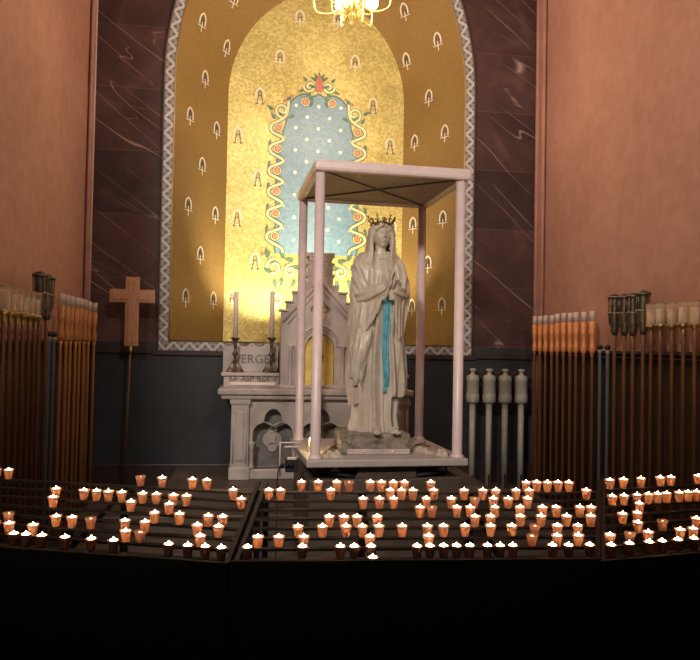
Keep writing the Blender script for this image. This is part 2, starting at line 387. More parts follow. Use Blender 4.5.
# niche: splayed sides, sill, back panel with its mosaics in one mesh
sides = MB(); n = len(front); K = 6; vs = []; fs = []
for i in range(n):
    for k in range(K+1):
        t = k/K; vs.append((front[i][0]*(1-t)+back[i][0]*t, VW+(VB-VW)*t, front[i][1]*(1-t)+back[i][1]*t))
for i in range(n-1):
    for k in range(K): a = i*(K+1)+k; fs.append((a, a+1, a+K+2, a+K+1))
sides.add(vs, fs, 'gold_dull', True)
bvh = BVHTree.FromPolygons([Vector(v) for v in vs], fs)
sides.add([(front[0][0], VW, ZS), (front[-1][0], VW, ZS), (back[-1][0], VB, ZS), (back[0][0], VB, ZS)], [(0, 1, 2, 3)], 'grey_marble')
panel = MB(); panel.mesh(plate(back, [], .06), 'gold_mosaic', facing(0, VB+.03, 0))
def flat_ribbon(mb, pts, wd, m, T, h=.004, closed=False):   # pts 2D; T maps (x,y,h)->world
    pts = [Vector(p) for p in pts]; L = len(pts); vs = []; fs = []
    for j in range(L):
        t = (pts[(j+1) % L]-pts[j-1]) if closed else (pts[min(j+1, L-1)]-pts[max(j-1, 0)])
        if t.length < 1e-9: t = Vector((1, 0))
        t.normalize(); nn = Vector((-t.y, t.x)); ww = wd[j] if isinstance(wd, list) else wd
        for sgn in (-1, 1):
            q_ = pts[j]+nn*sgn*ww/2; vs.append(T(q_.x, q_.y, h)); vs.append(T(q_.x, q_.y, -.001))
    for j in range(L if closed else L-1):
        a = 4*j; c_ = 4*((j+1) % L); fs += [(a, c_, c_+2, a+2), (a, a+1, c_+1, c_), (a+2, c_+2, c_+3, a+3)]
    mb.add(vs, fs, m)
def flat_poly(mb, pts, m, T, h=.004):
    L = len(pts); vs = [T(p[0], p[1], h) for p in pts]+[T(p[0], p[1], -.001) for p in pts]
    mb.add(vs, [tuple(range(L))]+[(i, (i+1) % L, L+(i+1) % L, L+i) for i in range(L)], m)
def disc(mb, x, y, r, m, T, h=.004, n=14): flat_poly(mb, [(x+r*math.cos(2*PI*i/n), y+r*math.sin(2*PI*i/n)) for i in range(n)], m, T, h)
def leaf(mb, x, y, ang, L, W, m, T, h=.006):
    pts = []
    for i in range(9):
        t = i/8; pts.append((t*L, math.sin(PI*t**.7)*W/2))
    pts += [(p[0], -p[1]) for p in pts[-2:0:-1]]
    ca, sa = math.cos(ang), math.sin(ang)
    flat_poly(mb, [(x+p[0]*ca-p[1]*sa, y+p[0]*sa+p[1]*ca) for p in pts], m, T, h)
def monogram(mb, T, full=True, s=1.0):
    loop = [(-.045, -.01), (-.05, .03), (-.042, .075), (-.02, .105), (0, .117), (.02, .105), (.042, .075), (.05, .03), (.045, -.01)]
    flat_ribbon(mb, [p*s for p in bez(loop, 4)], .015*s, 'mono_white', T)
    if full:
        flat_ribbon(mb, [(-.07*s, -.025*s), (.07*s, -.025*s)], .008*s, 'mono_white', T)
        flat_ribbon(mb, [(0, .03*s), (0, -.085*s)], .010*s, 'mono_white', T)
    for x in (-1, 1):
        flat_ribbon(mb, [(x*(.024 if full else .033)*s, (-.012 if full else -.065)*s), (x*.009*s, (.078 if full else .085)*s)], .009*s, 'mono_dark', T, .005)
        if not full: flat_ribbon(mb, [(x*.05*s, -.07*s), (x*.022*s, -.07*s)], .012*s, 'mono_dark', T, .005)
    flat_ribbon(mb, [(-.020*s, .028*s), (.020*s, .028*s)], .009*s, 'mono_dark', T, .005)
    if not full:
        flat_ribbon(mb, [p*s for p in bez([(-.05, -.03), (0, -.055), (.05, -.03)], 4)], .007*s, 'mono_white', T)
side_m = [(202, 24), (226, 50), (205, 81), (190, 118), (216.5, 132), (202, 168), (234, 1), (188, 208), (215, 217), (200, 257), (185.4, 299.5), (213, 302),
          (405, 13.6), (438, 43), (407, 63), (429, 99.6), (414.7, 144.7), (445, 135), (429, 185), (443, 221), (413, 227), (428, 266), (412, 309), (442, 308)]
for px, py in side_m:
    hit = bvh.ray_cast(CO, ray(px, py))
    if hit[0] is None: continue
    p, nn = hit[0], hit[1]
    if nn.dot(ray(px, py)) > 0: nn = -nn
    up = (Vector((0, 0, 1))-nn*nn.z).normalized(); rt = up.cross(nn)
    if rt.x < 0: rt = -rt
    monogram(sides, lambda x, y, h, p=p, up=up, rt=rt, nn=nn: p+rt*x+up*y+nn*(h+.003), True, .98)
struct(sides, 'wall_niche_side')
back_m = [(300, 20), (338, 22), (280, 60), (355, 65), (260, 98), (373, 108), (238, 137), (390, 148), (258, 180), (237, 220), (255, 263), (232, 301), (277, 304), (392, 230)]
for px, py in back_m:
    p = P(px, py, VB); monogram(panel, lambda x, y, h, p=p: Vector((p.x+x, VB-h-.002, p.z+y)), py < 70 or py > 290, 1.0)
# flower-bordered blue field on the back panel, laid out in centimetres about its own axis
cxp = P(317.5, 170, VB).x; zt = P(317.5, 100, VB).z; zbm = P(317.5, 258, VB).z
T0 = lambda x, y, h: Vector((cxp+x, VB-h-.001, zt+y))
H = zt-zbm; k_ = (VB/F)                        # one photo pixel on this wall, in metres
def px2(x, y): return (x*k_*1.01, -(y-100)*k_*1.0)
half = [(0, 94), (6, 97), (14, 95), (22, 98), (29, 106), (31, 116), (33, 128), (37, 142), (40, 156), (41, 172), (41, 200), (41, 228), (42, 246), (40, 257)]
fl = [px2(*p) for p in half]
field = [p for p in bez([(-a, b_) for a, b_ in fl[::-1]], 4)]+[p for p in bez(fl, 4)][1:]
flat_poly(panel, [(p[0], p[1]) for p in field], 'blue_mosaic', T0, .003)
flat_ribbon(panel, field, .020, 'vine_green', T0, .006)
# stars
for r in range(14):
    y = 107+r*11.3
    for i in range(-3, 4):
        x = i*22.5+(11.2 if r % 2 else 0)
        lim = 24 if y < 118 else (28 if y < 132 else 35)
        if abs(x) < lim and y < 252: disc(panel, *px2(x, y), .021, 'star_white', T0, .007)
def rose(x, y, s=1.0):
    X, Y = px2(x, y); disc(panel, X, Y, .062*s, 'vine_green', T0, .010, 18); disc(panel, X, Y, .054*s, 'vine_cream', T0, .012, 18); disc(panel, X, Y, .043*s, 'rose_red', T0, .014, 18)
    disc(panel, X, Y, .024*s, 'rose_orange', T0, .016); disc(panel, X, Y, .012*s, 'rose_red', T0, .018)
    for q_ in range(0): disc(panel, X+.034*s*math.cos(q_*PI/3), Y+.034*s*math.sin(q_*PI/3), .007*s, 'rose_orange', T0, .017, 8)
for sg in (-1, 1):
    rose(sg*13.5, 103, .95)
    ys = [131, 152, 174, 195, 217, 240]
    wave = [(sg*30, 100), (sg*31, 114)]
    for i, y in enumerate(ys):
        rose(sg*(39.5+.3*i), y, .92)
        wave += [(sg*(34 if i else 35), y-10), (sg*(46+.3*i), y-3), (sg*(46+.3*i), y+4)]
        leaf(panel, *px2(sg*(47+.3*i), y+12), -PI/2+sg*.3, .09, .035, 'vine_green', T0, .008)
        leaf(panel, *px2(sg*(36+.3*i), y-12), PI/2-sg*.7, .07, .03, 'vine_green', T0, .008)
    wave += [(sg*35, 251), (sg*33, 256)]
    W2 = [Vector(px2(*p)) for p in [(q_[0], q_[1]) for q_ in bez(wave, 6)]]
    flat_ribbon(panel, W2, .050, 'vine_green', T0, .0085); flat_ribbon(panel, W2, .030, 'vine_cream', T0, .0095)
    def spiral(x, y, r, a0, turns, s2=1):
        pts = []
        for i in range(28):
            t = i/27; a = a0+s2*turns*2*PI*t; rr = r*(1-.75*t); pts.append(Vector(px2(x+rr*math.cos(a), y+rr*math.sin(a))))
        flat_ribbon(panel, pts, .044, 'vine_green', T0, .0085); flat_ribbon(panel, pts, .026, 'vine_cream', T0, .0098)
    spiral(sg*36, 113, 7.5, PI/2 if sg < 0 else PI/2, 1.1, -sg)
    for xx, yy in ((27, 98), (34, 103)): disc(panel, *px2(sg*xx, yy), .018, 'rose_red', T0, .012); 
    for xx, yy, aa in ((32, 103, .8), (45, 113, 2.6), (43, 122, 2.2)): leaf(panel, *px2(sg*xx, yy), aa if sg < 0 else PI-aa, .09, .04, 'vine_green', T0, .01)
    spiral(sg*9.5, 87, 6, 0 if sg > 0 else PI, 1.2, sg)
    for xx, yy, aa in ((15, 91, -.3), (8, 93, -.8), (12, 82, .8), (4, 88, .4)): leaf(panel, *px2(sg*xx, yy), aa if sg > 0 else PI-aa, .08, .035, 'vine_green', T0, .01)
    for xx, yy, aa in ((6, 101, -1.2), (24, 117, -.5), (5, 99, -.2)): leaf(panel, *px2(sg*xx, yy), aa if sg > 0 else PI-aa, .10, .04, 'vine_green', T0, .009)
    for xx, yy, rr in ((41, 271, 8.5), (25, 274, 6)):
        spiral(sg*xx, yy, rr, -PI/2, 1.3, sg)
    for xx, yy, aa in ((49, 262, 2.0), (51, 272, -2.6), (33, 281, -1.4), (22, 264, .2), (20, 283, -1.0), (31, 262, .9), (41, 283, -1.8), (14, 272, .3)):
        leaf(panel, *px2(sg*xx, yy), aa if sg > 0 else PI-aa, .11, .05, 'vine_green', T0, .01)
    disc(panel, *px2(sg*53, 258), .022, 'rose_red', T0, .012)
flat_poly(panel, [px2(-3.5, 92), px2(-4, 82), px2(-2, 78), px2(0, 74), px2(2, 78), px2(4, 82), px2(3.5, 92)], 'rose_red', T0, .012)
for a in (.5, 1.05, 1.57, 2.1, 2.65): leaf(panel, *px2(0, 82), a, .13, .04, 'vine_green', T0, .010)
struct(panel, 'wall_niche_back')
# side walls with a corner moulding
b = MB(); b.box(UL-.15, UL, 2.4, VW, 0, ZC, 'pink_plaster'); struct(b, 'wall_left')
b = MB(); b.box(UR, UR+.15, 2.4, VW, 0, ZC, 'pink_plaster'); struct(b, 'wall_right')
b = MB(); b.box(UL, UL+.03, VW-.16, VW, 0, ZC, 'pink_plaster', .01); b.lathe([(.018, .18), (.018, ZC)], 'pink_plaster', 10, Matrix.Translation((UL+.03, VW-.18, 0)))
b.lathe([(.010, .18), (.010, ZC)], 'white_plastic', 8, Matrix.Translation((UL+.03, VW-.012, 0))); struct(b, 'trim_4')
b = MB(); b.box(UR-.03, UR, VW-.22, VW, 0, ZC, 'pink_plaster', .01); b.lathe([(.022, .18), (.022, ZC)], 'pink_plaster', 10, Matrix.Translation((UR-.03, VW-.24, 0))); b.lathe([(.022, .18), (.022, ZC)], 'pink_plaster', 10, Matrix.Translation((UR-.04, VW-.10, 0))); struct(b, 'trim_5')
# ------------------------------------------------------------------ chandelier (hangs before the niche)
CH = P(352, 26.5, 5.85)
ch = thing('chandelier', (CH.x, 5.85, CH.z), 'gilded chandelier with frosted globes hanging on a chain before the niche', 'chandelier')
b = MB(); b.lathe([(.002, 0), (.012, .01), (.02, .03), (.008, .05), (.03, .075), (.035, .09), (.012, .12), (.02, .14), (.05, .18), (.055, .21), (.03, .26), (.015, .30), (.02, .5), (.045, .55), (.02, .62), (.008, .66)], 'bright_gold', 18)
part(b, 'body', ch)
for i in range(4):
    a = i*PI/2+.8; leafs = [(.03*math.cos(a), .03*math.sin(a), .10), (.055*math.cos(a), .055*math.sin(a), .07), (.05*math.cos(a), .05*math.sin(a), .04)]
b = MB()
for i in range(6):
    a = i*PI/3+.3; b.tube([(.03*math.cos(a), .03*math.sin(a), .19), (.08*math.cos(a), .08*math.sin(a), .15), (.085*math.cos(a), .085*math.sin(a), .11), (.06*math.cos(a), .06*math.sin(a), .09)], [.011, .011, .008, .004], 'bright_gold', 6)
part(b, 'leaf_ornament', ch)
b = MB()
zt_ = ZC-CH.z
for i in range(int((zt_-.66)/.07)):
    z = .68+i*.07; t = i % 2
    pts = [((.016*math.cos(a))*(1-t), (.016*math.cos(a))*t, z+.042*math.sin(a)) for a in [2*PI*q_/12 for q_ in range(12)]]
    b.tube(pts, .005, 'brass', 6, closed=True)
b.lathe([(.07, zt_-.03), (.05, zt_-.06), (.01, zt_-.08)], 'bright_gold', 16)
part(b, 'chain', ch)
def chand_arm(R, a, z, gr, mat):
    ca, sa = math.cos(a), math.sin(a)
    m_ = MB(); pts = bez([(.03*ca, .03*sa, .24), (.5*R*ca, .5*R*sa, .12), (.95*R*ca, .95*R*sa, .14), (R*ca, R*sa, z-.02)], 5)
    m_.tube(pts, .007, 'bright_gold', 8); m_.lathe([(.008, -.03), (.03, -.012), (.035, 0), (.03, .004)], 'bright_gold', 14, Matrix.Translation((R*ca, R*sa, z)))
    arm = part(m_, 'arm', ch)
    g = MB(); g.ball((R*ca, R*sa, z+gr), gr, mat, 18); gl = g.build('globe', arm)
for i in range(6):
    a = math.radians((100, 50, 167, -140, -80, -20)[i]); chand_arm(.33, a, .29, .055, 'globe_light')
for i in range(6):
    a = math.radians(-70+60*i); chand_arm(.18, a, .50, .05, 'globe_light')
# ------------------------------------------------------------------ altar
def PX(px, v): return P(px, 380, v).x
def PZ(px, py, v): return P(px, py, v).z
AV = 6.75
al = thing('altar', (.63, 7.1, .36), 'pale marble gothic altar with pointed arcade standing below the gold niche', 'altar')
def apart(mb, name, parent=al, label=None):
    o = mb.build(name, None); o.parent = parent; o.matrix_parent_inverse = Matrix.Translation(-Vector(parent.location)); 
    if label: o['label'] = label
    return o
u0, u1 = PX(218, AV), PX(414, AV); zm1 = PZ(300, 389.5, AV); zm0 = PZ(300, 395.5, AV)
b = MB(); b.box(u0, u1, AV, 7.46, zm0, zm1, 'altar_marble', .012); b.box(u0+.03, u1-.03, AV+.03, 7.46, zm0-.045, zm0, 'altar_marble', .015); apart(b, 'mensa')
bu0, bu1 = PX(232, AV+.08), PX(409, AV+.08); bz = .36
pw = .17
ax0, ax1 = bu0+pw, bu1-pw; nA = 3; aw = (ax1-ax0)/nA; ztop = zm0-.045; 
def trefoil(cx, hw, z0, zs):
    pts = [(cx-hw, z0), (cx-hw, zs)]
    r = hw*.62
    for i in range(9): a = PI+(-PI*.72)*i/8; pts.append((cx-hw*.42+r*.93*math.cos(a), zs+.02+r*math.sin(a)*1.0))
    tp = [(cx-hw*.45*math.cos(PI/2*i/6), zs+hw*.78+hw*.62*math.sin(PI/2*i/6)) for i in range(7)]
    pts += tp; L = pts[:]; pts += [(2*cx-p[0], p[1]) for p in L[::-1][1:]]
    return pts
me = plate([(bu0+.03, bz), (bu1-.03, bz), (bu1-.03, ztop), (bu0+.03, ztop)], [trefoil(ax0+aw*(i+.5), aw*.42, bz+.10, ztop-.37) for i in range(nA)], .06, .004)
b = MB(); b.mesh(me, 'altar_marble', facing(0, AV+.13, 0)); b.box(bu0, bu1, AV+.06, 7.44, bz, bz+.10, 'altar_marble', .015)
apart(b, 'arcade')
b = MB(); b.box(bu0+.02, bu1-.02, AV+.24, 7.44, bz+.1, ztop, 'grey_marble'); 
for i in range(nA):
    cx = ax0+aw*(i+.5); q4 = []
    for k in range(32):
        a = 2*PI*k/32; r = .075+.022*abs(math.cos(2*a)); q4.append((cx+r*math.cos(a), bz+.36+r*math.sin(a)*1.25))
    b.mesh(plate(q4, [], .03, .006), 'altar_marble', facing(0, AV+.235, 0))
    b.mesh(plate([(cx+.055*math.cos(k*PI/4)*(1 if k % 2 else .5), bz+.36+.055*math.sin(k*PI/4)*(1 if k % 2 else .5)) for k in range(8)], [], .02, .002), 'altar_marble', facing(0, AV+.21, 0))
apart(b, 'carved_panel', label='grey veined panel with carved lozenges')
for px_ in ((bu0, bu0+pw), (bu1-pw, bu1)):
    b = MB(); b.box(px_[0], px_[1], AV+.05, AV+.35, bz+.10, ztop, 'altar_marble', .01)
    b.box(px_[0]-.015, px_[1]+.015, AV+.035, AV+.36, ztop-.05, ztop, 'altar_marble', .01); b.box(px_[0]-.015, px_[1]+.015, AV+.035, AV+.36, bz, bz+.12, 'altar_marble', .01)
    b.box(px_[0]+.045, px_[1]-.045, AV+.035, AV+.06, bz+.18, ztop-.11, 'altar_marble', .012)
    for sg in (-1, 1): b.tube([((px_[0]+px_[1])/2+sg*.062, AV+.045, bz+.16), ((px_[0]+px_[1])/2+sg*.062, AV+.045, ztop-.09)], .007, 'altar_marble', 6)
    apart(b, 'pilaster')
for i in range(nA+1):
    cx = ax0+aw*i+(.03 if i == 0 else (-.03 if i == nA else 0))
    for dx in ((-.03, .03) if 0 < i < nA else (0,)):
        b = MB(); zc = ztop-.42
        b.lathe([(.032, bz+.10), (.032, bz+.125), (.024, bz+.14), (.020, bz+.16), (.020, zc-.06), (.024, zc-.055), (.022, zc-.04), (.034, zc-.005), (.034, zc+.01)], 'altar_marble', 14, Matrix.Translation((cx+dx, AV+.085, 0)))
        apart(b, 'column')
# gradine (candle shelf) of the altar
GV = 7.02
gz0 = zm1; gzl = PZ(250, 373.5, GV)
g0, g1 = PX(223.5, GV), PX(406, GV)
tab0, tab1 = PX(279.5, GV), PX(356.5, GV)
for h0, h1, e0, e1 in ((g0, tab0, .025, 0), (tab1, g1, 0, .025)):
    b = MB(); b.box(h0, h1, GV, 7.46, gz0, gzl-.02, 'altar_marble', .008); b.box(h0-e0, h1+e1, GV-.03, 7.46, gzl-.025, gzl+.008, 'altar_marble', .008)
    apart(b, 'gradine')
b = MB()
b.box(g0+.06, tab0-.04, GV-.016, GV+.01, gz0+.02, gz0+.05, 'candle_wax', .006)
random.seed(3)
for s0, s1 in ((g0+.05, tab0-.03), (tab1+.03, g1-.05)):
    if s0 > tab0: b = MB()
    for k in range(9):                        # foliage relief along the shelf front
        cx = s0+(s1-s0)*(k+.5)/9; zc = gz0+.085; pts = []
        for i in range(14): t = i/13; a = 5.5*t*(1 if k % 2 else -1)+k; pts.append((cx+.026*(1-t)*math.cos(a), GV-.004, zc+.030*(1-t)*math.sin(a)))
        b.tube(pts, .006, 'grey_marble', 6)
    apart(b, 'carved_band')
zbb = PZ(250, 346.5, GV+.2)
b = MB(); b.box(PX(222.5, GV+.2), tab0-.01, GV+.2, GV+.30, gzl+.008, zbb, 'altar_marble', .006)
tm = textmesh('VERGES', .125, .003)
b.mesh(tm, 'grey_marble', Matrix.Translation((PX(254, GV+.2), GV+.197, PZ(250, 363, GV+.2))) @ Matrix.Rotation(PI/2, 4, 'X'))
apart(b, 'inscription_slab', label='pale slab with raised grey lettering')
# tabernacle
tb = thing('tabernacle', ((tab0+tab1)/2, GV, zm1), 'white marble gabled tabernacle with gilded door in the middle of the altar', 'tabernacle')
tv = GV-.08; tc = PX(319, tv)
X_ = lambda px: tc+(px-319)*tv/F*1.02
Z_ = lambda py: PZ(319, py, tv)
def tpart(mb, name, label=None): return apart(mb, name, tb, label)
ztb = zm1
half = [(36, None), (36, 326), (38, 326), (38, 320), (34, 320), (0, 277)]
outl = [(X_(319-38), ztb), (X_(319-38), Z_(321)), (X_(319-33), Z_(320)), (tc, Z_(279)), (X_(319+33), Z_(320)), (X_(319+38), Z_(321)), (X_(319+38), ztb)]
door = arch(tc, 15*tv/F, Z_(387), Z_(349), 15*tv/F*1.0, 12, 2)
quat = []
for k in range(40): a = 2*PI*k/40; r = (.062+.034*abs(math.cos(2*a))); quat.append((tc+r*math.cos(a), Z_(310)+r*math.sin(a)))
b = MB(); b.mesh(plate(outl, [door, quat], .06, .004), 'altar_marble', facing(0, tv+.03, 0)); b.box(X_(281), X_(357), tv+.07, tv+.36, ztb, Z_(322), 'altar_marble'); tpart(b, 'facade')
b = MB()
st = [(38, 312), (33, 312), (33, 303), (27, 303), (27, 293), (19, 293), (19, 284)]
pl = [(X_(319-38), Z_(325))]+[(X_(319-a), Z_(y)) for a, y in st]+[(X_(319+a), Z_(y)) for a, y in st[::-1]]+[(X_(319+38), Z_(325))]
b.mesh(plate(pl, [], .08, .004), 'altar_marble', facing(0, tv+.115, 0))
for a, y in ((36, 312), (30, 303), (23.5, 293)):
    for sg in (-1, 1): cxx = X_(319+sg*a); b.box(cxx-.045, cxx+.045, tv+.05, tv+.18, Z_(y), Z_(y)+.022, 'altar_marble', .004)
tpart(b, 'stepped_gable')
b = MB()
for hw, ya, yb in ((13, 293, 276), (15, 276, 273), (12.5, 273, 264), (14.5, 264, 261.5), (11.5, 261.5, 256), (14.5, 256, 251.5)):
    b.box(X_(319-hw), X_(319+hw), tv+.08, tv+.08+.28, Z_(ya), Z_(yb), 'altar_marble', .006)
tpart(b, 'pedestal')
b = MB()
for sg in (-1, 1):
    b.tube([(X_(319+sg*37), tv-.004, Z_(323)), (tc, tv-.004, Z_(280))], .016, 'altar_marble', 8); b.tube([(X_(319+sg*32), tv-.002, Z_(325)), (tc, tv-.002, Z_(287))], .009, 'altar_marble', 8)
for rr, tt in ((19.5, .014), (17, .009)):
    ar = arch(tc, rr*tv/F, Z_(347), Z_(346), rr*tv/F*1.05, 14, 2); b.tube([(p[0], tv-.003, p[1]) for p in ar], tt, 'altar_marble', 8)
tpart(b, 'moulding')
for px_ in (290.5, 296, 342, 347.5):
    b = MB(); b.lathe([(.026, ztb+.02), (.026, ztb+.05), (.018, ztb+.07), (.018, Z_(351)), (.022, Z_(350.5)), (.020, Z_(349)), (.032, Z_(346.5)), (.032, Z_(345))], 'altar_marble', 12, Matrix.Translation((X_(px_), tv-.012, 0))); tpart(b, 'column')
b = MB(); b.box(X_(280), X_(358), tv-.05, tv+.1, ztb, ztb+.035, 'altar_marble', .008); b.box(X_(299), X_(339), tv-.03, tv, Z_(390), Z_(387.2), 'altar_marble', .004); tpart(b, 'base')
b = MB(); b.mesh(plate(arch(tc, 14.6*tv/F, Z_(386.8), Z_(349), 14.6*tv/F, 12, 2), [], .01, 0), 'bright_gold', facing(0, tv+.05, 0))
b.lathe([(.03, Z_(378)), (.012, Z_(374)), (.010, Z_(368)), (.035, Z_(362)), (.045, Z_(357)), (.042, Z_(355))], 'crown_gold', 14, Matrix.Translation((tc, tv+.04, 0)), sy=.35)
b.lathe([(.001, -.005), (.035, -.004), (.035, .004), (.001, .005)], 'bright_gold', 16, Matrix.Translation((tc, tv+.04, Z_(350))) @ Matrix.Rotation(PI/2, 4, 'X'))
for i in range(12):
    a = 2*PI*i/12; b.tube([(tc+.042*math.cos(a), tv+.038, Z_(350)+.042*math.sin(a)), (tc+.075*math.cos(a), tv+.04, Z_(350)+.075*math.sin(a))], [.004, .001], 'bright_gold', 5)
tpart(b, 'door', 'gilded arched door with chalice relief')
b = MB(); b.mesh(plate(quat, [], .008, 0), 'bright_gold', facing(0, tv+.05, 0))
for k in range(4):
    a = k*PI/2; b.lathe([(.032, 0), (.028, .012), (.012, .014)], 'altar_marble', 12, Matrix.Translation((tc+.05*math.cos(a), tv+.045, Z_(310)+.05*math.sin(a))) @ Matrix.Rotation(PI/2, 4, 'X'))
tpart(b, 'rosette', 'gilded quatrefoil rosette')
# uplights on the sill, hidden behind the reredos, washing the gold
for i, (ux, tz) in enumerate(((UC-.50, 2.9), (UC+.05, 2.9), (UC+.56, 2.9))):
    f_ = thing('uplight', (ux, VW+.12, ZS), ('small black uplight on the niche sill behind the candlesticks', 'small black uplight on the niche sill behind the tabernacle', 'small black uplight on the niche sill behind the statue')[i], 'lamp', 'uplights on the niche sill')
    b = MB(); b.box(-.03, .03, -.03, .03, 0, .012, 'black_iron', .003); b.lathe([(.022, .012), (.026, .03), (.026, .045)], 'black_iron', 12, caps=False); part(b, 'housing', f_)
    b = MB(); b.lathe([(.020, .036), (.020, .04)], 'bulb_small', 12); part(b, 'lens', f_)
    lamp('uplight_beam', 'SPOT', (ux, VW+.13, ZS+.07), (170, 60, 150)[i], (1, .90, .62), .05, spot=92, aim=(ux+(-.16, 0, .12)[i], VB, ZS+1.2))
# candlesticks with candles on the gradine
def candlestick(px, label):
    v = GV+.08; u = PX(px, v); o = thing('candlestick', (u, v, gzl+.008), label, 'candlestick', 'candlesticks on the altar')
    zt2 = PZ(px, 337.5, v)-gzl-.008; zc = PZ(px, 291.5, v)-gzl-.008
    b = MB()
    for k in range(3):
        a = k*2*PI/3-PI/2+.0; b.tube([(.02*math.cos(a), .02*math.sin(a), .11), (.05*math.cos(a), .05*math.sin(a), .06), (.082*math.cos(a), .082*math.sin(a), .012)], [.010, .013, .010], 'old_brass', 8); b.ball((.084*math.cos(a), .084*math.sin(a), .013), .013, 'old_brass', 10)
    b.lathe([(.07, .02), (.066, .05), (.045, .085), (.02, .11)], 'old_brass', 3, Matrix.Rotation(PI/6+PI, 4, 'Z'), smooth=False)
    part(b, 'base', o)
    b = MB(); H_ = zt2
    b.lathe([(.022, .10), (.014, .13), (.012, .16), (.026, .175), (.030, .185), (.020, .20), (.012, .22), (.017, .27), (.020, .29), (.012, H_-.06), (.018, H_-.045), (.026, H_-.03), (.044, H_-.01), (.046, H_)], 'old_brass', 18); part(b, 'stem', o)
    b = MB(); b.lathe([(.023, H_-.005), (.023, zc-.004), (.019, zc), (.004, zc-.003)], 'candle_wax', 16)
    b.tube([(0, 0, zc-.004), (.001, 0, zc+.012)], .0015, 'black_iron', 5); part(b, 'candle', o, 'pale unlit wax candle'); return o
candlestick(234.5, 'dark brass tripod candlestick with pale candle at the left end of the altar shelf')
candlestick(270.7, 'dark brass tripod candlestick with pale candle right beside the marble tabernacle')
# ------------------------------------------------------------------ statue shrine: platform, four posts, roof
VF, VR = 5.09, 6.11
sx0, sx1 = .987-.538, .987+.538
zp = .838
sh = thing('statue_canopy', ((sx0+sx1)/2, (VF+VR)/2, 0), 'pinkish white four-posted canopy on a raised platform sheltering the marble statue', 'canopy')
def spart(mb, name, label=None): return apart(mb, name, sh, label)
zr0 = 2.92; zr1 = zr0+.085
for px_, v in ((0, VF), (1, VF), (0, VR), (1, VR)):
    u = (sx0, sx1)[int(px_)]
    b = MB(); b.lathe([(.052, zp), (.052, zp+.012), (.040, zp+.022), (.038, zp+.03), (.0365, zr0)], 'white_enamel', 20, Matrix.Translation((u, v, 0))); spart(b, 'post')
rx0, rx1 = sx0-.05, sx1+.065
b = MB(); b.box(rx0, rx1, VF-.07, VF-.01, zr0, zr1, 'white_enamel', .025); b.box(rx0, rx1, VR+.01, VR+.07, zr0, zr1, 'white_enamel', .025)
b.box(rx0, rx0+.06, VF-.01, VR+.01, zr0, zr1, 'white_enamel', .02); b.box(rx1-.06, rx1, VF-.01, VR+.01, zr0, zr1, 'white_enamel', .02)
b.box(rx0+.05, rx1-.05, VF-.02, VR+.02, zr0+.05, zr1-.005, 'white_enamel'); spart(b, 'roof')
b = MB(); b.box(rx0+.055, rx1-.055, VF-.012, VR+.012, zr0+.022, zr0+.05, 'lining_shade_brown'); 
spart(b, 'roof_lining', 'roof lining coloured brown for the shade under the roof')
b = MB(); b.tube([(rx0+.08, VF+.02, zr0+.018), (rx1-.08, VR-.02, zr0+.018)], .006, 'brace_wire', 6); b.tube([(rx1-.08, VF+.02, zr0+.016), (rx0+.08, VR-.02, zr0+.016)], .006, 'brace_wire', 6); spart(b, 'cross_brace')
px0, px1 = sx0-.07, sx1+.065
b = MB(); b.box(px0, px1, VF-.07, VR+.1, zp-.055, zp, 'platform_paint', .01); spart(b, 'platform')
z_b = P(385, 479, VF).z
b = MB(); b.box(px0+.03, px1-.02, VF+.02, VR, .0, z_b, 'step_stone', .01); spart(b, 'plinth', 'brown stone block plinth')
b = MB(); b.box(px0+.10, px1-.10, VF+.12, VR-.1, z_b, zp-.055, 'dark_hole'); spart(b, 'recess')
cpx = lambda px: P(px, 470, VF).x
b = MB(); me = plate([(cpx(352), z_b), (cpx(413), z_b), (cpx(417), zp-.055), (cpx(358), zp-.055)], [], .03, .003); b.mesh(me, 'step_stone', facing(0, VF+.03, 0))
for px_ in (333, 442): b.mesh(plate([(cpx(px_)-.04, z_b+.045), (cpx(px_)+.04, z_b+.045), (cpx(px_), z_b+.09)], [], .02, .002), 'platform_paint', facing(0, VF+.06, 0))
for a_, b_ in ((330, 352), (413, 440)): b.tube([(cpx(a_ if a_ < 400 else b_), VF+.05, z_b+.04), (cpx(b_ if a_ < 400 else a_), VF+.03, z_b+.015)], .014, 'dark_hole', 6)
spart(b, 'bracket')
sh.rotation_euler.z = math.radians(2.67)
# ------------------------------------------------------------------ statue
SV = 5.5; sp_ = P(377, 432, SV-.2); SU = P(377, 380, SV).x; ZB = P(377, 433, SV-.17).z
st_ = thing('marble_statue', (SU, SV, zp), 'veiled marble statue of a praying woman with gold crown and blue sash under the canopy', 'statue')
def stpart(mb, name, label=None, parent=None, local=True):
    o = mb.build(name, None); o.parent = parent or st_
    if label: o['label'] = label
    return o
SZ = ZB-zp                                    # foot level above the platform
sc_ = SV*1.015/F
zl = lambda y: (P(377, y, SV).z-zp)
Ltab = [(0, -.205), (.05, -.20), (.126, -.19), (.25, -.200), (.315, -.215), (.44, -.230), (.566, -.225), (.755, -.212), (.88, -.200), (1.007, -.188), (1.07, -.200), (1.132, -.208), (1.258, -.205), (1.33, -.19), (1.384, -.165), (1.43, -.125)]
Rtab = [(0, .165), (.126, .150), (.25, .175), (.315, .205), (.44, .207), (.566, .203), (.755, .193), (.88, .195), (1.007, .205), (1.07, .218), (1.132, .220), (1.258, .186), (1.33, .165), (1.384, .138), (1.43, .12)]
Dtab = [(0, .17), (.3, .16), (.8, .145), (1.1, .14), (1.25, .125), (1.36, .10), (1.43, .085)]
def ridge(x, sharp=1.6): s = math.cos(x)*.5+.5; return s**sharp
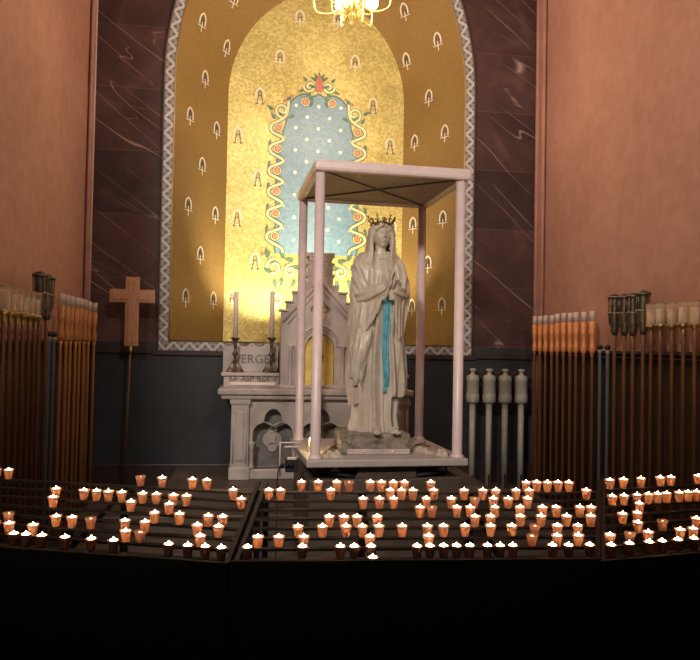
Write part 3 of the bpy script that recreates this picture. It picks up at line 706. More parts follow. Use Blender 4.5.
def body_pt(th, z, grow=0, fold=1):           # th: 0 = statue front (-y), positive to the viewer's right
    L, R, D = -interp(Ltab, z), interp(Rtab, z), interp(Dtab, z)
    W = (R if math.sin(th) > 0 else L)
    c_, s_ = math.cos(th), math.sin(th)
    e = .88
    x = W*math.copysign(abs(s_)**e, s_); y = -D*math.copysign(abs(c_)**e, c_)
    r = math.hypot(x, y)+1e-9
    return x, y, r
def tunic(th, z):
    x, y, r = body_pt(th, min(z, 1.43))
    f = .90-.06*math.sin(min(1, z/1.2)*PI)
    if z < .3: f += (.3-z)*.30
    tw = th+.35*math.sin(z*2.1+1)*.3
    fo = (.036*ridge(tw*10+.8*math.sin(z*3)) + .018*ridge(tw*21+1.3+math.sin(z*2.3), 2))*min(1, (1.35-z)/.35 if z > 1.0 else 1)
    fo += .006*noise.noise(Vector((x*9, y*9, z*3)))
    kk = f+(fo-.016)/r
    return Vector((x*kk, y*kk, z))
OPL = [(0, .55), (.4, .42), (.9, .34), (1.15, .30), (1.45, .30)]    # half angles of the mantle opening
def mantle(th, z, inner=False):
    x, y, r = body_pt(th, z)
    left = th < 0
    a = abs(th)
    fo = .042*ridge(th*12+1.2*math.sin(z*1.8)+(.5 if left else 2.0)*z, 1.4)+.022*ridge(th*25-z*1.7+2, 2)
    # diagonal drape folds gathered up to the left arm
    if left: fo += .012*ridge((z*14+th*7), 2)*max(0, min(1, (z-.35)/.3))*max(0, min(1, (1.15-z)/.2))
    else: fo += .010*ridge((z*11-th*8), 2)*max(0, min(1, (z-.5)/.3))
    fo *= min(1, max(.25, (1.42-z)/.35)); fo += .007*noise.noise(Vector((x*8+3, y*8, z*4)))
    g = -.022 if inner else .0
    kk = 1.0+(fo-.022+g)/r
    return Vector((x*kk, y*kk, z))
def loft(mb, rows, mat='statue_marble'):
    n_ = len(rows[0]); vs = [p for r in rows for p in r]; fs = []
    for j in range(len(rows)-1):
        for i in range(n_): fs.append((j*n_+i, j*n_+(i+1) % n_, (j+1)*n_+(i+1) % n_, (j+1)*n_+i))
    fs.append(tuple(range(n_))[::-1]); fs.append(tuple((len(rows)-1)*n_+i for i in range(n_))); mb.add(vs, fs, mat, True)
def remeshed(mb, name, voxel, smooth=3):
    o = mb.build(name, None); mo = o.modifiers.new('r', 'REMESH'); mo.mode = 'VOXEL'; mo.voxel_size = voxel; mo.use_smooth_shade = True
    ms = o.modifiers.new('s', 'SMOOTH'); ms.iterations = smooth; ms.factor = .5
    dg = bpy.context.evaluated_depsgraph_get(); dg.update(); me = bpy.data.meshes.new_from_object(o.evaluated_get(dg)); me.name = name
    for p in me.polygons: p.use_smooth = True
    if not me.materials: me.materials.append(mb and M[mb.mats[0]])
    o.modifiers.clear(); o.data = me; return o
ROB = MB()
loft(ROB, [[tunic(2*PI*i/160-PI, z) for i in range(160)] for z in [1.40*j/90 for j in range(91)]])
# mantle: hem height varies with the angle, front open over the tunic
def hem(th):
    if th < 0: a = -th; return .30-.10*min(1, a/1.2) if a > .75 else .30+(.75-a)*.55
    return .27 if th > .5 else .27+(.5-th)*.3
rows = []
NA = 110
for j in range(91):
    t = j/90; outer_, inner_ = [], []
    for i in range(NA+1):
        z_top = 1.42
        q_ = i/NA; zz_ = .25+(z_top-.25)*t
        aL, aR = -interp([(0, .50), (.6, .42), (1.0, .30), (1.42, .25)], zz_)-.12*math.sin(zz_*7)*.5, interp([(0, .42), (.6, .36), (.95, .35), (1.1, .30), (1.42, .25)], zz_)
        th = aR+(2*PI+aL-aR)*q_; th2 = th if th <= PI else th-2*PI
        hz = hem(th2); z = hz+(z_top-hz)*t
        outer_.append(mantle(th2, z)); inner_.append(mantle(th2, z, True))
    rows.append(outer_+inner_[::-1])
loft(ROB, rows)
# gathered cascade of the mantle at her right hip (viewer's left)
for k, (x, z0, z1, w_) in enumerate(((-.135, .46, .80, .030), (-.165, .36, .78, .030), (-.195, .42, .82, .026), (-.105, .55, .84, .024))):
    pts = bez([(x+.03, -.115+.02*k*.3, z1), (x+.005, -.140, (z0+z1)/2+.04), (x-.02, -.125, z0+.06), (x-.03, -.105, z0)], 6); ROB.tube(pts, [w_*(.75+.35*math.sin(i*.22)) for i in range(len(pts))], 'statue_marble', 12)
# shoulders and arms inside wide sleeves
def sweep(pts, radii, flat=1.0, n=28, folds=.0075, nf=6, mat='statue_marble', mb=ROB):
    P_ = bez(pts, 8); R_ = [interp([(i/(len(radii)-1), r) for i, r in enumerate(radii)], j/(len(P_)-1)) for j in range(len(P_))]
    rows_ = []; ref = Vector((0, 0, 1))
    for j, p in enumerate(P_):
        t = (P_[min(j+1, len(P_)-1)]-P_[max(j-1, 0)]).normalized(); s_ = ref.cross(t)
        if s_.length < .1: s_ = Vector((1, 0, 0)).cross(t)
        s_.normalize(); u_ = t.cross(s_)
        rows_.append([p+s_*(R_[j]*flat*math.cos(a))*(1)+u_*(R_[j]*math.sin(a))+(s_*math.cos(a)+u_*math.sin(a))*folds*math.cos(nf*a+j*.25) for a in [2*PI*i/n for i in range(n)]])
    loft(mb, rows_, mat)
HX, HY, HZ = .052, -.225, 1.145                # praying hands: base of the palms
sweep([(-.09, .0, 1.375), (-.150, -.02, 1.30), (-.160, -.06, 1.17), (-.145, -.10, 1.07)], [.062, .070, .066, .062])
sweep([(-.150, -.07, 1.075), (-.10, -.135, 1.07), (-.03, -.19, 1.095), (.022, -.205, 1.125)], [.066, .058, .050, .040])
sweep([(.09, .0, 1.375), (.135, -.02, 1.30), (.165, -.05, 1.18), (.165, -.085, 1.08)], [.060, .068, .066, .062])
sweep([(.168, -.06, 1.08), (.145, -.125, 1.08), (.105, -.180, 1.10), (.078, -.205, 1.125)], [.066, .056, .048, .038])
# hanging cuffs
def drape(top, bot, thick=.022, wav=.012):     # top, bot: polylines of equal length, a thick wavy cloth between
    rows_ = []; A = bez(top, 6); B = bez(bot, 6); n_ = len(A)
    for j in range(17):
        t = j/16; F_, K_ = [], []
        for i in range(n_):
            p = A[i].lerp(B[i], t); off = wav*t*math.cos(i*1.25+1)
            F_.append(p+Vector((0, -thick/2-off, 0))); K_.append(p+Vector((0, thick/2-off*.5, 0)))
        rows_.append(F_+K_[::-1])
    loft(ROB, rows_)
drape([(.015, -.205, 1.11), (-.05, -.175, 1.075), (-.11, -.13, 1.04), (-.165, -.08, 1.03)], [(-.035, -.185, .93), (-.085, -.165, .84), (-.135, -.14, .78), (-.180, -.10, .82)])
drape([(.085, -.205, 1.11), (.125, -.165, 1.07), (.165, -.12, 1.04), (.195, -.06, 1.05)], [(.10, -.185, .86), (.125, -.165, .74), (.155, -.13, .72), (.185, -.08, .84)])
# neck and the veil over head and shoulders
HC = Vector((.010, -.030, 1.545))
ROB.lathe([(.062, 1.36), (.050, 1.40), (.046, 1.44), (.048, 1.48)], 'statue_marble', 24, Matrix.Translation((.004, -.025, 0)))
rows = []
for j in range(61):
    t = j/60; z = 1.27+(1.672-1.27)*t
    hw = interp([(1.27, .175), (1.33, .160), (1.38, .140), (1.42, .120), (1.48, .113), (1.54, .112), (1.60, .102), (1.64, .078), (1.665, .045), (1.672, .02)], z)
    dp = interp([(1.27, .095), (1.33, .105), (1.38, .108), (1.42, .107), (1.48, .112), (1.54, .118), (1.60, .112), (1.64, .085), (1.665, .05), (1.672, .02)], z)
    op = interp([(1.27, .40), (1.36, .50), (1.42, .66), (1.48, .80), (1.54, .84), (1.585, .72), (1.615, .40), (1.635, .06), (1.672, .05)], z)
    o_, i_ = [], []
    for i in range(71):
        th = op+(2*PI-2*op)*i/70; s_, c_ = math.sin(th), math.cos(th)
        fo = .007*ridge(th*9+z*6)*min(1, max(0, (1.60-z)/.12))
        cx_ = HC.x*min(1, max(0, (z-1.3)/.2)); cy_ = -.022+.012*max(0, (1.42-z)/.15)
        o_.append(Vector((cx_+(hw+fo)*s_, cy_-(dp+fo)*c_, z))); i_.append(Vector((cx_+(hw-.017)*s_, cy_-(dp-.017)*c_, z)))
    rows.append(o_+i_[::-1])
loft(ROB, rows)
for v in range(len(ROB.v)): ROB.v[v].z += SZ
rb = remeshed(ROB, 'robe', .0046, 1); rb.parent = st_
# head with face
HD = MB(); rot = Matrix.Rotation(math.radians(7), 3, 'Z') @ Matrix.Rotation(math.radians(-4), 3, 'X')
def head_pt(th, ph):                           # th around (0 front), ph from -pi/2 (chin) to pi/2
    z = math.sin(ph); c_ = math.cos(ph); s_, k = math.sin(th), math.cos(th)
    w_ = .076*(1-.26*max(0, -z)**1.6); x = w_*c_*s_; y = -.092*c_*k*(1-.10*max(0, -z)); zz_ = .112*z
    fr = max(0, k)**3
    X = x/.076; Z = zz_/.112
    g = lambda cx, cz, sx, sz: math.exp(-((X-cx)/sx)**2-((Z-cz)/sz)**2)
    d = 0
    d += .022*g(0, -.17, .13, .13)+.012*g(0, .05, .10, .22)                     # nose tip and bridge
    d += .006*g(0, .20, .9, .06)                                                 # brow
    d -= .016*(g(-.40, .06, .24, .12)+g(.40, .06, .24, .12))                     # eye sockets
    d += .009*(g(-.40, .03, .15, .06)+g(.40, .03, .15, .06))                     # lids
    d -= .004*g(0, -.29, .25, .03); d += .009*g(0, -.40, .20, .045); d += .008*g(0, -.50, .18, .045); d -= .005*g(0, -.45, .26, .014)
    d -= .006*g(0, -.61, .25, .05); d += .012*g(0, -.80, .26, .13)
    d += .005*(g(-.55, -.28, .3, .25)+g(.55, -.28, .3, .25))
    return rot @ Vector((x, y-d*fr, zz_))+HC
vs = []; fs = []; n1, n2 = 96, 72
for j in range(n2+1):
    for i in range(n1): vs.append(head_pt(2*PI*i/n1-PI, -PI/2+.02+(PI-.04)*j/n2)+Vector((0, 0, SZ)))
for j in range(n2):
    for i in range(n1): fs.append((j*n1+i, j*n1+(i+1) % n1, (j+1)*n1+(i+1) % n1, (j+1)*n1+i))
fs.append(tuple(range(n1))[::-1]); fs.append(tuple(n2*n1+i for i in range(n1)))
HD.add(vs, fs, 'statue_marble', True)
# hair waves under the veil
for sg in (-1, 1):
    pts = bez([(HC.x+sg*.008, -.115, 1.622), (HC.x+sg*.045, -.108, 1.600), (HC.x+sg*.070, -.085, 1.56), (HC.x+sg*.078, -.06, 1.50), (HC.x+sg*.072, -.045, 1.44)], 5)
    HD.tube([p+Vector((0, 0, SZ)) for p in pts], [.013+.003*math.sin(i*1.3) for i in range(len(pts))], 'statue_marble', 10)
hd = remeshed(HD, 'head', .0028, 1); hd.parent = st_
# praying hands
for sg, nm in ((-1, 'hand'), (1, 'hand')):
    h = MB()
    B_ = Vector((HX, HY+.01, HZ-.015)); up = Vector((.16, -.30, .94)).normalized(); side = Vector((sg, 0, 0)); fw = up.cross(Vector((1, 0, 0))).normalized()
    if fw.y > 0: fw = -fw
    off = side*.0125
    pal = [B_+off+up*t for t in (-.03, 0, .03, .06, .075)]
    rows_ = []
    for j, p in enumerate(pal):
        r1 = (.020, .028, .034, .034, .030)[j]; rows_.append([p+fw*(r1*math.cos(a))+side*(.011*math.sin(a)) for a in [2*PI*i/16 for i in range(16)]])
    loft(h, rows_)
    for f_i, (o1, Ln) in enumerate(((.026, .062), (.009, .072), (-.008, .068), (-.024, .052))):
        s0 = B_+off+up*.062+fw*o1; pts = [s0, s0+up*Ln*.4+side*.002, s0+up*Ln*.75-side*.001, s0+up*Ln-side*.004]
        h.tube(bez(pts, 3), [.0088, .0088, .0086, .0085, .0084, .0082, .008, .0076, .0068, .005], 'statue_marble', 10)
    t0 = B_+off+fw*.028+up*.005; h.tube(bez([t0, t0+fw*.014+up*.025, t0+fw*.014+up*.052-side*.004], 3), [.012, .0115, .011, .0105, .0095, .008, .006], 'statue_marble', 10)
    h.tube([B_+off-up*.10+side*.03, B_+off-up*.03], [.030, .021], 'statue_marble', 14)
    for v in range(len(h.v)): h.v[v].z += SZ
    ho = remeshed(h, nm, .0026, 1); ho.parent = st_
# sash: knotted at the waist, two tails down the tunic
b = MB()
def tfront(x, z):                              # depth of the tunic front at x
    th = math.asin(max(-1, min(1, x/.19))); return tunic(th, z).y
for x0, x1, z0, z1, w0, w1 in ((.028, .036, 1.04, .31, .032, .022), (.058, .047, 1.04, .36, .034, .024)):
    rows_ = []
    for j in range(50):
        t = j/49; z = z0+(z1-z0)*t; cx = x0+(x1-x0)*t+.004*math.sin(t*9); hw = (w0+(w1-w0)*t)/1.6; fr, bk = [], []
        yb_ = min(tfront(cx, z), tfront(cx-hw*.7, z), tfront(cx+hw*.7, z))-.006
        for i in range(9):
            s_ = i/8*2-1; wv = .004*math.cos(s_*6+t*5); fr.append(Vector((cx+s_*hw, yb_-.008-wv, z+SZ))); bk.append(Vector((cx+s_*hw, yb_+.020, z+SZ)))
        rows_.append(fr+bk[::-1])
    loft(b, rows_, 'blue_sash')
yk = tfront(.042, 1.05)-.018
b.ball((.044, yk, 1.055+SZ), .032, 'blue_sash', 14, sy=.6, sz=.7)
stpart(b, 'sash', 'sky blue painted sash')
# feet
b = MB()
for x, y, rz in ((-.028, -.185, -.15), (.085, -.170, .25)):
    Mx = Matrix.Translation((x, y, SZ+.004)) @ Matrix.Rotation(rz, 4, 'Z')
    b.add([Mx @ Vector(p) for p in [(.032*math.cos(a)*k, -.055+.075*math.sin(a)*k, h_) for h_, k in ((0, 1), (.018, .98), (.032, .75), (.040, .35)) for a in [2*PI*i/16 for i in range(16)]]],
          [(j*16+i, j*16+(i+1) % 16, (j+1)*16+(i+1) % 16, (j+1)*16+i) for j in range(3) for i in range(16)]+[tuple(48+i for i in range(16))], 'statue_marble', True)
    for t in range(5): b.ball(Mx @ Vector((-.024+.012*t, -.125+.004*abs(t-2), .012)), .0085, 'statue_marble', 8)
    for k in range(7): a = k*2*PI/7; b.ball(Mx @ Vector((.012*math.cos(a), -.07+.012*math.sin(a), .044)), .009, 'statue_marble', 8)
stpart(b, 'foot', 'bare feet with a carved rose')
# rock base
bx0, bx1 = P(341, 445, SV-.24).x-SU, P(409.5, 445, SV-.24).x-SU
bm = bmesh.new(); bmesh.ops.create_cube(bm, size=1); bmesh.ops.subdivide_edges(bm, edges=bm.edges, cuts=18, use_grid_fill=True)
b = MB(); bm.verts.index_update(); vv = []
for v in bm.verts:
    p = Vector(((bx0+bx1)/2+v.co.x*(bx1-bx0), -.01+v.co.y*.46, v.co.z*SZ+SZ/2+.005))
    nn = noise.noise(p*14)+.6*noise.noise(p*31)
    if v.co.z > -.45: p.x += .018*nn*math.copysign(1, v.co.x)*abs(v.co.x)*2; p.y += .020*nn*(abs(v.co.y) > .3)*math.copysign(1, v.co.y)
    if v.co.z > .45: p.z -= .012*abs(nn)
    p.z = max(.002, p.z); vv.append(p)
b.add(vv, [[v.index for v in f.verts] for f in bm.faces], 'rock_marble', True); bm.free()
random.seed(5)
for k in range(7):                             # carved roses at the left of the base
    cx, cy, cz = bx0+.02+random.random()*.09, -.24+random.random()*.03, .02+random.random()*(SZ-.03)
    for r_ in range(3):
        for i in range(6): a = i*PI/3+r_*.5; b.ball((cx+.016*(3-r_)/3*math.cos(a), cy-.006*r_, cz+.016*(3-r_)/3*math.sin(a)), .010, 'rock_marble', 8)
stpart(b, 'base', 'rough carved rock base')
b = MB(); q0, q1 = P(347, 449, SV-.27).x-SU, P(410, 449, SV-.27).x-SU; b.box(q0, q1, -.275, -.255, .003, .045, 'altar_marble', .005)
for px_ in (.27, .72): b.ball((q0+(q1-q0)*px_, -.277, .026), .009, 'star_white', 10)
stpart(b, 'plaque', 'narrow pale plaque with two round studs')
# crown
b = MB(); cz = 1.612+SZ; cr = .083
for i in range(48):
    pass
b.lathe([(cr, cz), (cr+.005, cz+.004), (cr+.005, cz+.026), (cr+.001, cz+.030), (cr-.004, cz+.028), (cr-.004, cz+.002)], 'crown_gold', 40, Matrix.Translation((HC.x, -.03, 0)), caps=False)
for i in range(12):
    a = 2*PI*i/12; ca, sa = math.cos(a), math.sin(a); c0 = Vector((HC.x, -.03, 0)); big = i % 2 == 0; hh = .082 if big else .058
    pt = lambda r, z: c0+Vector((r*ca, r*sa, cz+z))
    b.tube([pt(cr, .026), pt(cr+.012, .045), pt(cr+.024, hh)], [.0055, .0045, .003], 'crown_gold', 6)
    b.ball(pt(cr+.026, hh+.004), .0085, 'crown_gold', 8)
    tn = Vector((-sa, ca, 0))
    for sg in (-1, 1):
        b.tube([pt(cr+.010, .040), pt(cr+.014, .052)+tn*sg*.011, pt(cr+.020, .062)+tn*sg*.013, pt(cr+.021, .068)+tn*sg*.007], .0028, 'crown_gold', 5)
        b.ball(pt(cr+.018, .054)+tn*sg*.017, .005, 'crown_gold', 6)
    b.ball(pt(cr+.007, .015), .006, 'gem' if big else 'star_white', 8)
stpart(b, 'crown', 'filigree gold crown')
# ------------------------------------------------------------------ things lying on the platform
def crumple(name, x, y, w_, d_, h_, label, cat, mat, seed, group=None, rz=0):
    o_ = MB(); n_ = 16; vs = []
    for s_ in (1, 0):
        for j in range(n_+1):
            for i in range(n_+1):
                a, c_ = i/n_-.5, j/n_-.5; e = (1-(2*a)**4)*(1-(2*c_)**4)
                z = .006+s_*.003+h_*max(0, .55+.9*noise.noise(Vector((a*4+seed, c_*4, seed))))*e*1.0
                vs.append((a*w_*(1+.12*noise.noise(Vector((c_*5, seed, 1)))), c_*d_*(1+.12*noise.noise(Vector((a*5, seed, 2)))), z if s_ else z-.005))
    m_ = (n_+1)**2; fs = []
    for s_ in (0, 1):
        for j in range(n_):
            for i in range(n_): k = s_*m_+j*(n_+1)+i; fs.append((k, k+1, k+n_+2, k+n_+1))
    rim = [i for i in range(n_+1)]+[j*(n_+1)+n_ for j in range(1, n_+1)]+[n_*(n_+1)+i for i in range(n_-1, -1, -1)]+[j*(n_+1) for j in range(n_-1, 0, -1)]
    for i in range(len(rim)): a, c_ = rim[i], rim[(i+1) % len(rim)]; fs.append((a, c_, c_+m_, a+m_))
    o_.add(vs, fs, mat, False); o = o_.build(name); o.location = (x, y, zp); o.rotation_euler = (0, 0, rz); return tag(o, label, cat, group)
crumple('crumpled_paper', P(332, 449, 5.2).x, 5.22, .14, .30, .05, 'crumpled cream paper on the platform between left front post and statue', 'paper', 'paper', 2.2)
crumple('crumpled_paper', P(424, 449, 5.25).x, 5.40, .13, .30, .05, 'crumpled cream paper on the platform at the statue right side', 'paper', 'paper', 5.1, rz=.3)
crumple('crumpled_paper', P(444, 449, 5.15).x, 5.20, .09, .12, .045, 'smaller crumpled paper on the platform beside the right front post', 'paper', 'paper', 9.7, rz=-.3)
for k, (px_, py_, a, lbl) in enumerate(((333, 447, .9, 'dark twig lying on the crumpled paper left of the statue'), (427, 448, -.5, 'brown twig lying across the papers right of the statue'))):
    p = P(px_, py_, 5.2); b = MB(); b.tube([(-.06*math.cos(a), -.06*math.sin(a), .0), (0, 0, .012), (.06*math.cos(a), .06*math.sin(a), -.004)], [.008, .012, .006], 'dark_staff', 8)
    b.tube([(0, 0, .012), (.03, .02, .03)], [.006, .003], 'dark_staff', 6)
    o = b.build('twig'); o.location = (p.x, (5.19, 5.34)[k], zp+.055); tag(o, lbl, 'twig')
# small fixture box and lamp at the left of the platform
p = P(297, 452, 5.15); fb = thing('junction_box', (px0-.05, 5.25, z_b), 'white framed junction box with dark sockets and cable at the platform left edge', 'electrical box')
b = MB(); hh = P(297, 443, 5.2).z-z_b
b.box(-.06, .035, -.04, .05, .03, .13, 'dark_hole', .008); part(b, 'housing', fb)
b = MB(); b.tube([(-.10, -.03, .0), (-.10, -.03, hh), (.05, -.03, hh)], .008, 'white_enamel', 8); b.tube([(-.07, -.04, hh-.03), (.04, -.04, hh-.03)], .008, 'white_enamel', 8); b.box(-.05, .02, -.055, -.035, .125, .145, 'white_enamel', .004); part(b, 'bracket', fb, 'white angled bracket')
b = MB()
for i in range(3): b.ball((-.085+.035*i, -.055, .085), .017, 'black_iron', 10)
part(b, 'socket', fb, 'black round sockets')
b = MB(); b.tube(bez([(-.09, -.05, .09), (-.115, -.05, .03), (-.118, -.05, -.2), (-.118, -.05, -z_b+.02)], 6), .004, 'black_iron', 6); part(b, 'cable', fb, 'thin black cable')
lp = thing('platform_lamp', (P(309.5, 445, 5.4).x+.015, 5.42, zp), 'small lit lamp with yellow shade on the platform behind the left front post', 'lamp')
b = MB(); b.lathe([(.022, 0), (.026, .01), (.022, .085)], 'yellow_paper', 14, caps=True); part(b, 'shade', lp)
b = MB(); b.ball((-.004, 0, .098), .012, 'bulb_small', 10); part(b, 'bulb', lp)
lamp('lamp_glow', 'POINT', (lp.location.x-.005, 5.40, zp+.13), 1.2, (1, .8, .45), .02)
# ------------------------------------------------------------------ wooden processional cross
CV = 7.15; c0 = P(130, 346, CV); c1 = P(131, 277, CV); cb = P(124, 480, CV)
W2m = CV*1.03/F
cr_ = thing('processional_cross', (P(124, 480, CV).x, CV, .18), 'light wooden cross on a thin pole standing by the left marble wall', 'cross')
b = MB()
arm = 20.5*W2m; sh_ = 6.2*W2m; top = c1.z; bot = c0.z; az = P(130, 296, CV).z
zoff = cr_.location.z; cxr = c0.x-cr_.location.x+.01
out = [(-sh_, bot-zoff), (sh_, bot-zoff), (sh_, az-sh_-zoff), (arm, az-sh_-zoff), (arm, az+sh_-zoff), (sh_, az+sh_-zoff), (sh_, top-zoff), (-sh_, top-zoff), (-sh_, az+sh_-zoff), (-arm, az+sh_-zoff), (-arm, az-sh_-zoff), (-sh_, az-sh_-zoff)]
b.mesh(plate(out, [], .035, .006), 'cross_wood', facing(cxr, 0, 0))
def inset(s2): return [(-sh_*s2, bot-zoff+.03), (sh_*s2, bot-zoff+.03), (sh_*s2, az-sh_*s2-zoff), (arm-.03, az-sh_*s2-zoff), (arm-.03, az+sh_*s2-zoff), (sh_*s2, az+sh_*s2-zoff), (sh_*s2, top-zoff-.03), (-sh_*s2, top-zoff-.03), (-sh_*s2, az+sh_*s2-zoff), (-arm+.03, az+sh_*s2-zoff), (-arm+.03, az-sh_*s2-zoff), (-sh_*s2, az-sh_*s2-zoff)]
b.mesh(plate(inset(.55), [], .05, .004), 'cross_wood', facing(cxr, 0, 0))
part(b, 'crossbar', cr_)
b = MB(); b.tube([(0, 0, 0), (cxr*.85, 0, bot-zoff+.01)], .011, 'dark_staff', 10); b.lathe([(.016, 0), (.02, .02), (.016, .07)], 'brass', 12, Matrix.Translation((cxr*.85, 0, bot-zoff-.07))); part(b, 'pole', cr_)
b = MB(); b.lathe([(.10, 0), (.10, .015), (.03, .03), (.018, .08)], 'black_iron', 16); part(b, 'foot', cr_)
# ------------------------------------------------------------------ four cream processional torches right of the canopy
TV = 7.2
def white_torch(px, first=None, label=None):
    u = P(px, 400, TV).x
    if first is None:
        o = thing('processional_torch', (u, TV, .18), label, 'torch', 'cream torches against the dark dado'); z = lambda y: P(495, y, TV).z-.18; k = TV*1.04/F
        b = MB(); b.lathe([(2.4*k, z(404)), (6.2*k, z(402.5)), (6.5*k, z(400)), (6.5*k, z(395)), (6.0*k, z(394)), (6.2*k, z(393)), (6.0*k, z(382)), (6.4*k, z(381)), (6.4*k, z(379)), (5.6*k, z(376)), (2.4*k, z(374.5)), (2.0*k, z(372)), (3.3*k, z(371)), (3.5*k, z(369.8)), (2.6*k, z(368.8))], 'cream_paint', 20); part(b, 'torch_head', o)
        b = MB(); b.lathe([(2.9*k, 0), (2.9*k, z(404)+.005)], 'cream_paint', 14); part(b, 'staff', o)
        b = MB(); b.box(-1.0*k, 1.0*k, -2.95*k-.004, -2.7*k, z(490), z(474), 'dark_hole'); part(b, 'slot', o, 'dark slot low on the staff')
        return o
    o = copy_tree(first); o.location.x = u; o['label'] = label; return o
ords = ('nearest the canopy post', 'second from the canopy post', 'third from the canopy post', 'farthest from the canopy post')
t0_ = None
for px_, s_ in zip((472.5, 489, 505, 521), ords):
    t_ = white_torch(px_, t0_, 'cream bottle-headed torch against the dark dado, '+s_); t0_ = t0_ or t_
b = MB(); b.box(P(468, 372, TV+.12).x, P(528, 372, TV+.12).x, TV+.07, TV+.10, P(495, 375, TV).z, P(495, 371.5, TV).z, 'dado_cap', .004)
for px_ in (472.5, 489, 505, 521): b.box(P(px_, 372, TV).x-.012, P(px_, 372, TV).x+.012, TV+.028, TV+.08, P(495, 374.4, TV).z, P(495, 372, TV).z, 'black_iron')
for px_ in (480, 513): b.box(P(px_, 372, TV).x-.015, P(px_, 372, TV).x+.015, TV+.10, VW, P(495, 374.5, TV).z, P(495, 372, TV).z, 'black_iron')
tag(b.build('wall_rail'), 'thin dark rail holding the four cream torches against the dado', 'rail')
# ------------------------------------------------------------------ candle staff racks along the side walls
def staff_rack(side, label):
    u = UL if side < 0 else UR; s = -side
    o = thing('staff_rack', (u, 5.6, 0), label, 'rack')
    def q(mb, name, lb=None): return apart(mb, name, o, lb)
    x0, x1 = sorted((u+s*.004, u+s*.03))
    v0 = 4.2; v1 = 7.26
    b = MB(); b.box(x0, x1, v0, v1, .02, 1.60, 'board_wood'); q(b, 'back_board')
    ra, rb_ = sorted((u+s*.085, u+s*.125))
    b = MB(); b.box(*sorted((u+s*.03, u+s*.125)), v0, v1, 1.615, 1.632, 'board_wood'); b.box(ra, rb_, v0, v1, 1.605, 1.66, 'board_wood', .006); q(b, 'top_rail')
    b = MB(); b.box(*sorted((u+s*.03, u+s*.19)), v0, v1, .0, .099, 'board_wood', .006); q(b, 'foot_rail')
    return o
staff_rack(-1, 'dark wooden rack of processional candles along the left pink wall'); staff_rack(1, 'dark wooden rack of processional candles along the right pink wall')
def amber_staff(mat, hold='amber_tube'):
    o = thing('processional_candle', (0, 0, .10), 'x', 'candle staff', 'x')
    b = MB(); b.lathe([(.014, 0), (.014, 1.50), (.018, 1.53)], mat, 14); part(b, 'staff', o)
    b = MB(); b.lathe([(.018, 1.53), (.026, 1.55), (.026, 1.60), (.021, 1.62), (.021, 1.665), (.026, 1.70), (.027, 1.82)], hold, 14); part(b, 'candle_holder', o, 'amber orange candle holder')
    b = MB(); b.lathe([(.026, 1.82), (.026, 1.905), (.022, 1.912)], 'white_plastic', 14); part(b, 'candle', o, 'whitish candle tube'); return o
def lantern_staff():
    o = thing('lantern_staff', (0, 0, .10), 'x', 'lantern', 'x')
    b = MB(); b.lathe([(.014, 0), (.014, 1.60), (.024, 1.62), (.016, 1.65), (.016, 1.69)], 'dark_staff', 12); part(b, 'staff', o)
    b = MB(); b.lathe([(.012, 1.66), (.017, 1.69), (.017, 1.72), (.043, 1.737), (.043, 1.752), (.040, 1.757)], 'brass', 16); part(b, 'gallery', o, 'thin brass gallery ring')
    b = MB(); b.lathe([(.038, 1.757), (.040, 1.91)], 'lantern_glass', 18, caps=False); part(b, 'glass', o, 'cylindrical lantern glass')
    b = MB(); b.lathe([(.040, 1.907), (.043, 1.907), (.043, 1.913), (.040, 1.913)], 'brass', 16, caps=False); part(b, 'rim', o, 'thin brass rim')
    b = MB(); b.lathe([(.026, 1.758), (.026, 1.87)], 'candle_wax', 12); part(b, 'candle', o); return o
def brass_lantern():
    o = thing('lantern_staff', (0, 0, .10), 'x', 'lantern', 'x')
    b = MB(); b.lathe([(.014, 0), (.014, 1.60), (.02, 1.70)], 'dark_staff', 12); part(b, 'staff', o)
    b = MB(); b.lathe([(.018, 1.68), (.035, 1.72), (.03, 1.74), (.05, 1.78), (.052, 1.85), (.056, 1.86), (.056, 1.875), (.045, 1.88)], 'old_brass', 14)
    for i in range(6): a = 2*PI*i/6; b.tube([(.046*math.cos(a), .046*math.sin(a), 1.87), (.050*math.cos(a), .050*math.sin(a), 1.99)], .005, 'old_brass', 5)
    for i in range(5): a = 2*PI*i/5+.3; b.ball((.055*math.cos(a), .055*math.sin(a), 1.868), .009, 'brass', 8)
    b.lathe([(.048, 1.985), (.060, 1.99), (.060, 2.005), (.03, 2.02), (.008, 2.03)], 'old_brass', 14); part(b, 'cage', o, 'dark brass cage')
    b = MB(); b.lathe([(.040, 1.88), (.041, 1.985)], 'old_brass', 14, caps=False); part(b, 'chimney', o); return o
def blue_pole():
    o = thing('metal_pole', (0, 0, .10), 'x', 'pole', 'x')
    b = MB(); b.lathe([(.014, 0), (.014, 1.60), (.018, 1.605), (.018, 1.625), (.010, 1.63)], 'blue_metal', 12); part(b, 'shaft', o)
    b = MB(); b.ball((0, 0, 1.655), .028, 'black_iron', 10, sz=.8); part(b, 'knob', o, 'dark round knob'); return o
word = ['nearest the marble', 'second from the marble', 'third from the marble', 'fourth from the marble', 'fifth from the marble', 'sixth from the marble', 'seventh from the marble', 'eighth from the marble', 'ninth from the marble', 'tenth from the marble', 'eleventh from the marble', 'twelfth from the marble', 'thirteenth from the marble']
protos = {}
def place(kind, fn, side, pxs, text, group, dz=0, off=.155):
    u = (UL+off) if side < 0 else (UR-off)
    for i, px in enumerate(pxs):
        o = protos.get(kind)
        if o is None: o = protos[kind] = fn()
        else: o = copy_tree(o)
        p = PU(px, 345, u)
        o.location = (u+random.uniform(-.004, .004), p.y, .10); o.scale.z = (1.82+dz+random.uniform(-.006, .006))/1.82; o.rotation_euler = (0, 0, random.uniform(0, .6))
        if kind == 'amber2' or kind == 'amber': pass
        o['label'] = text % word[i]; o['group'] = group
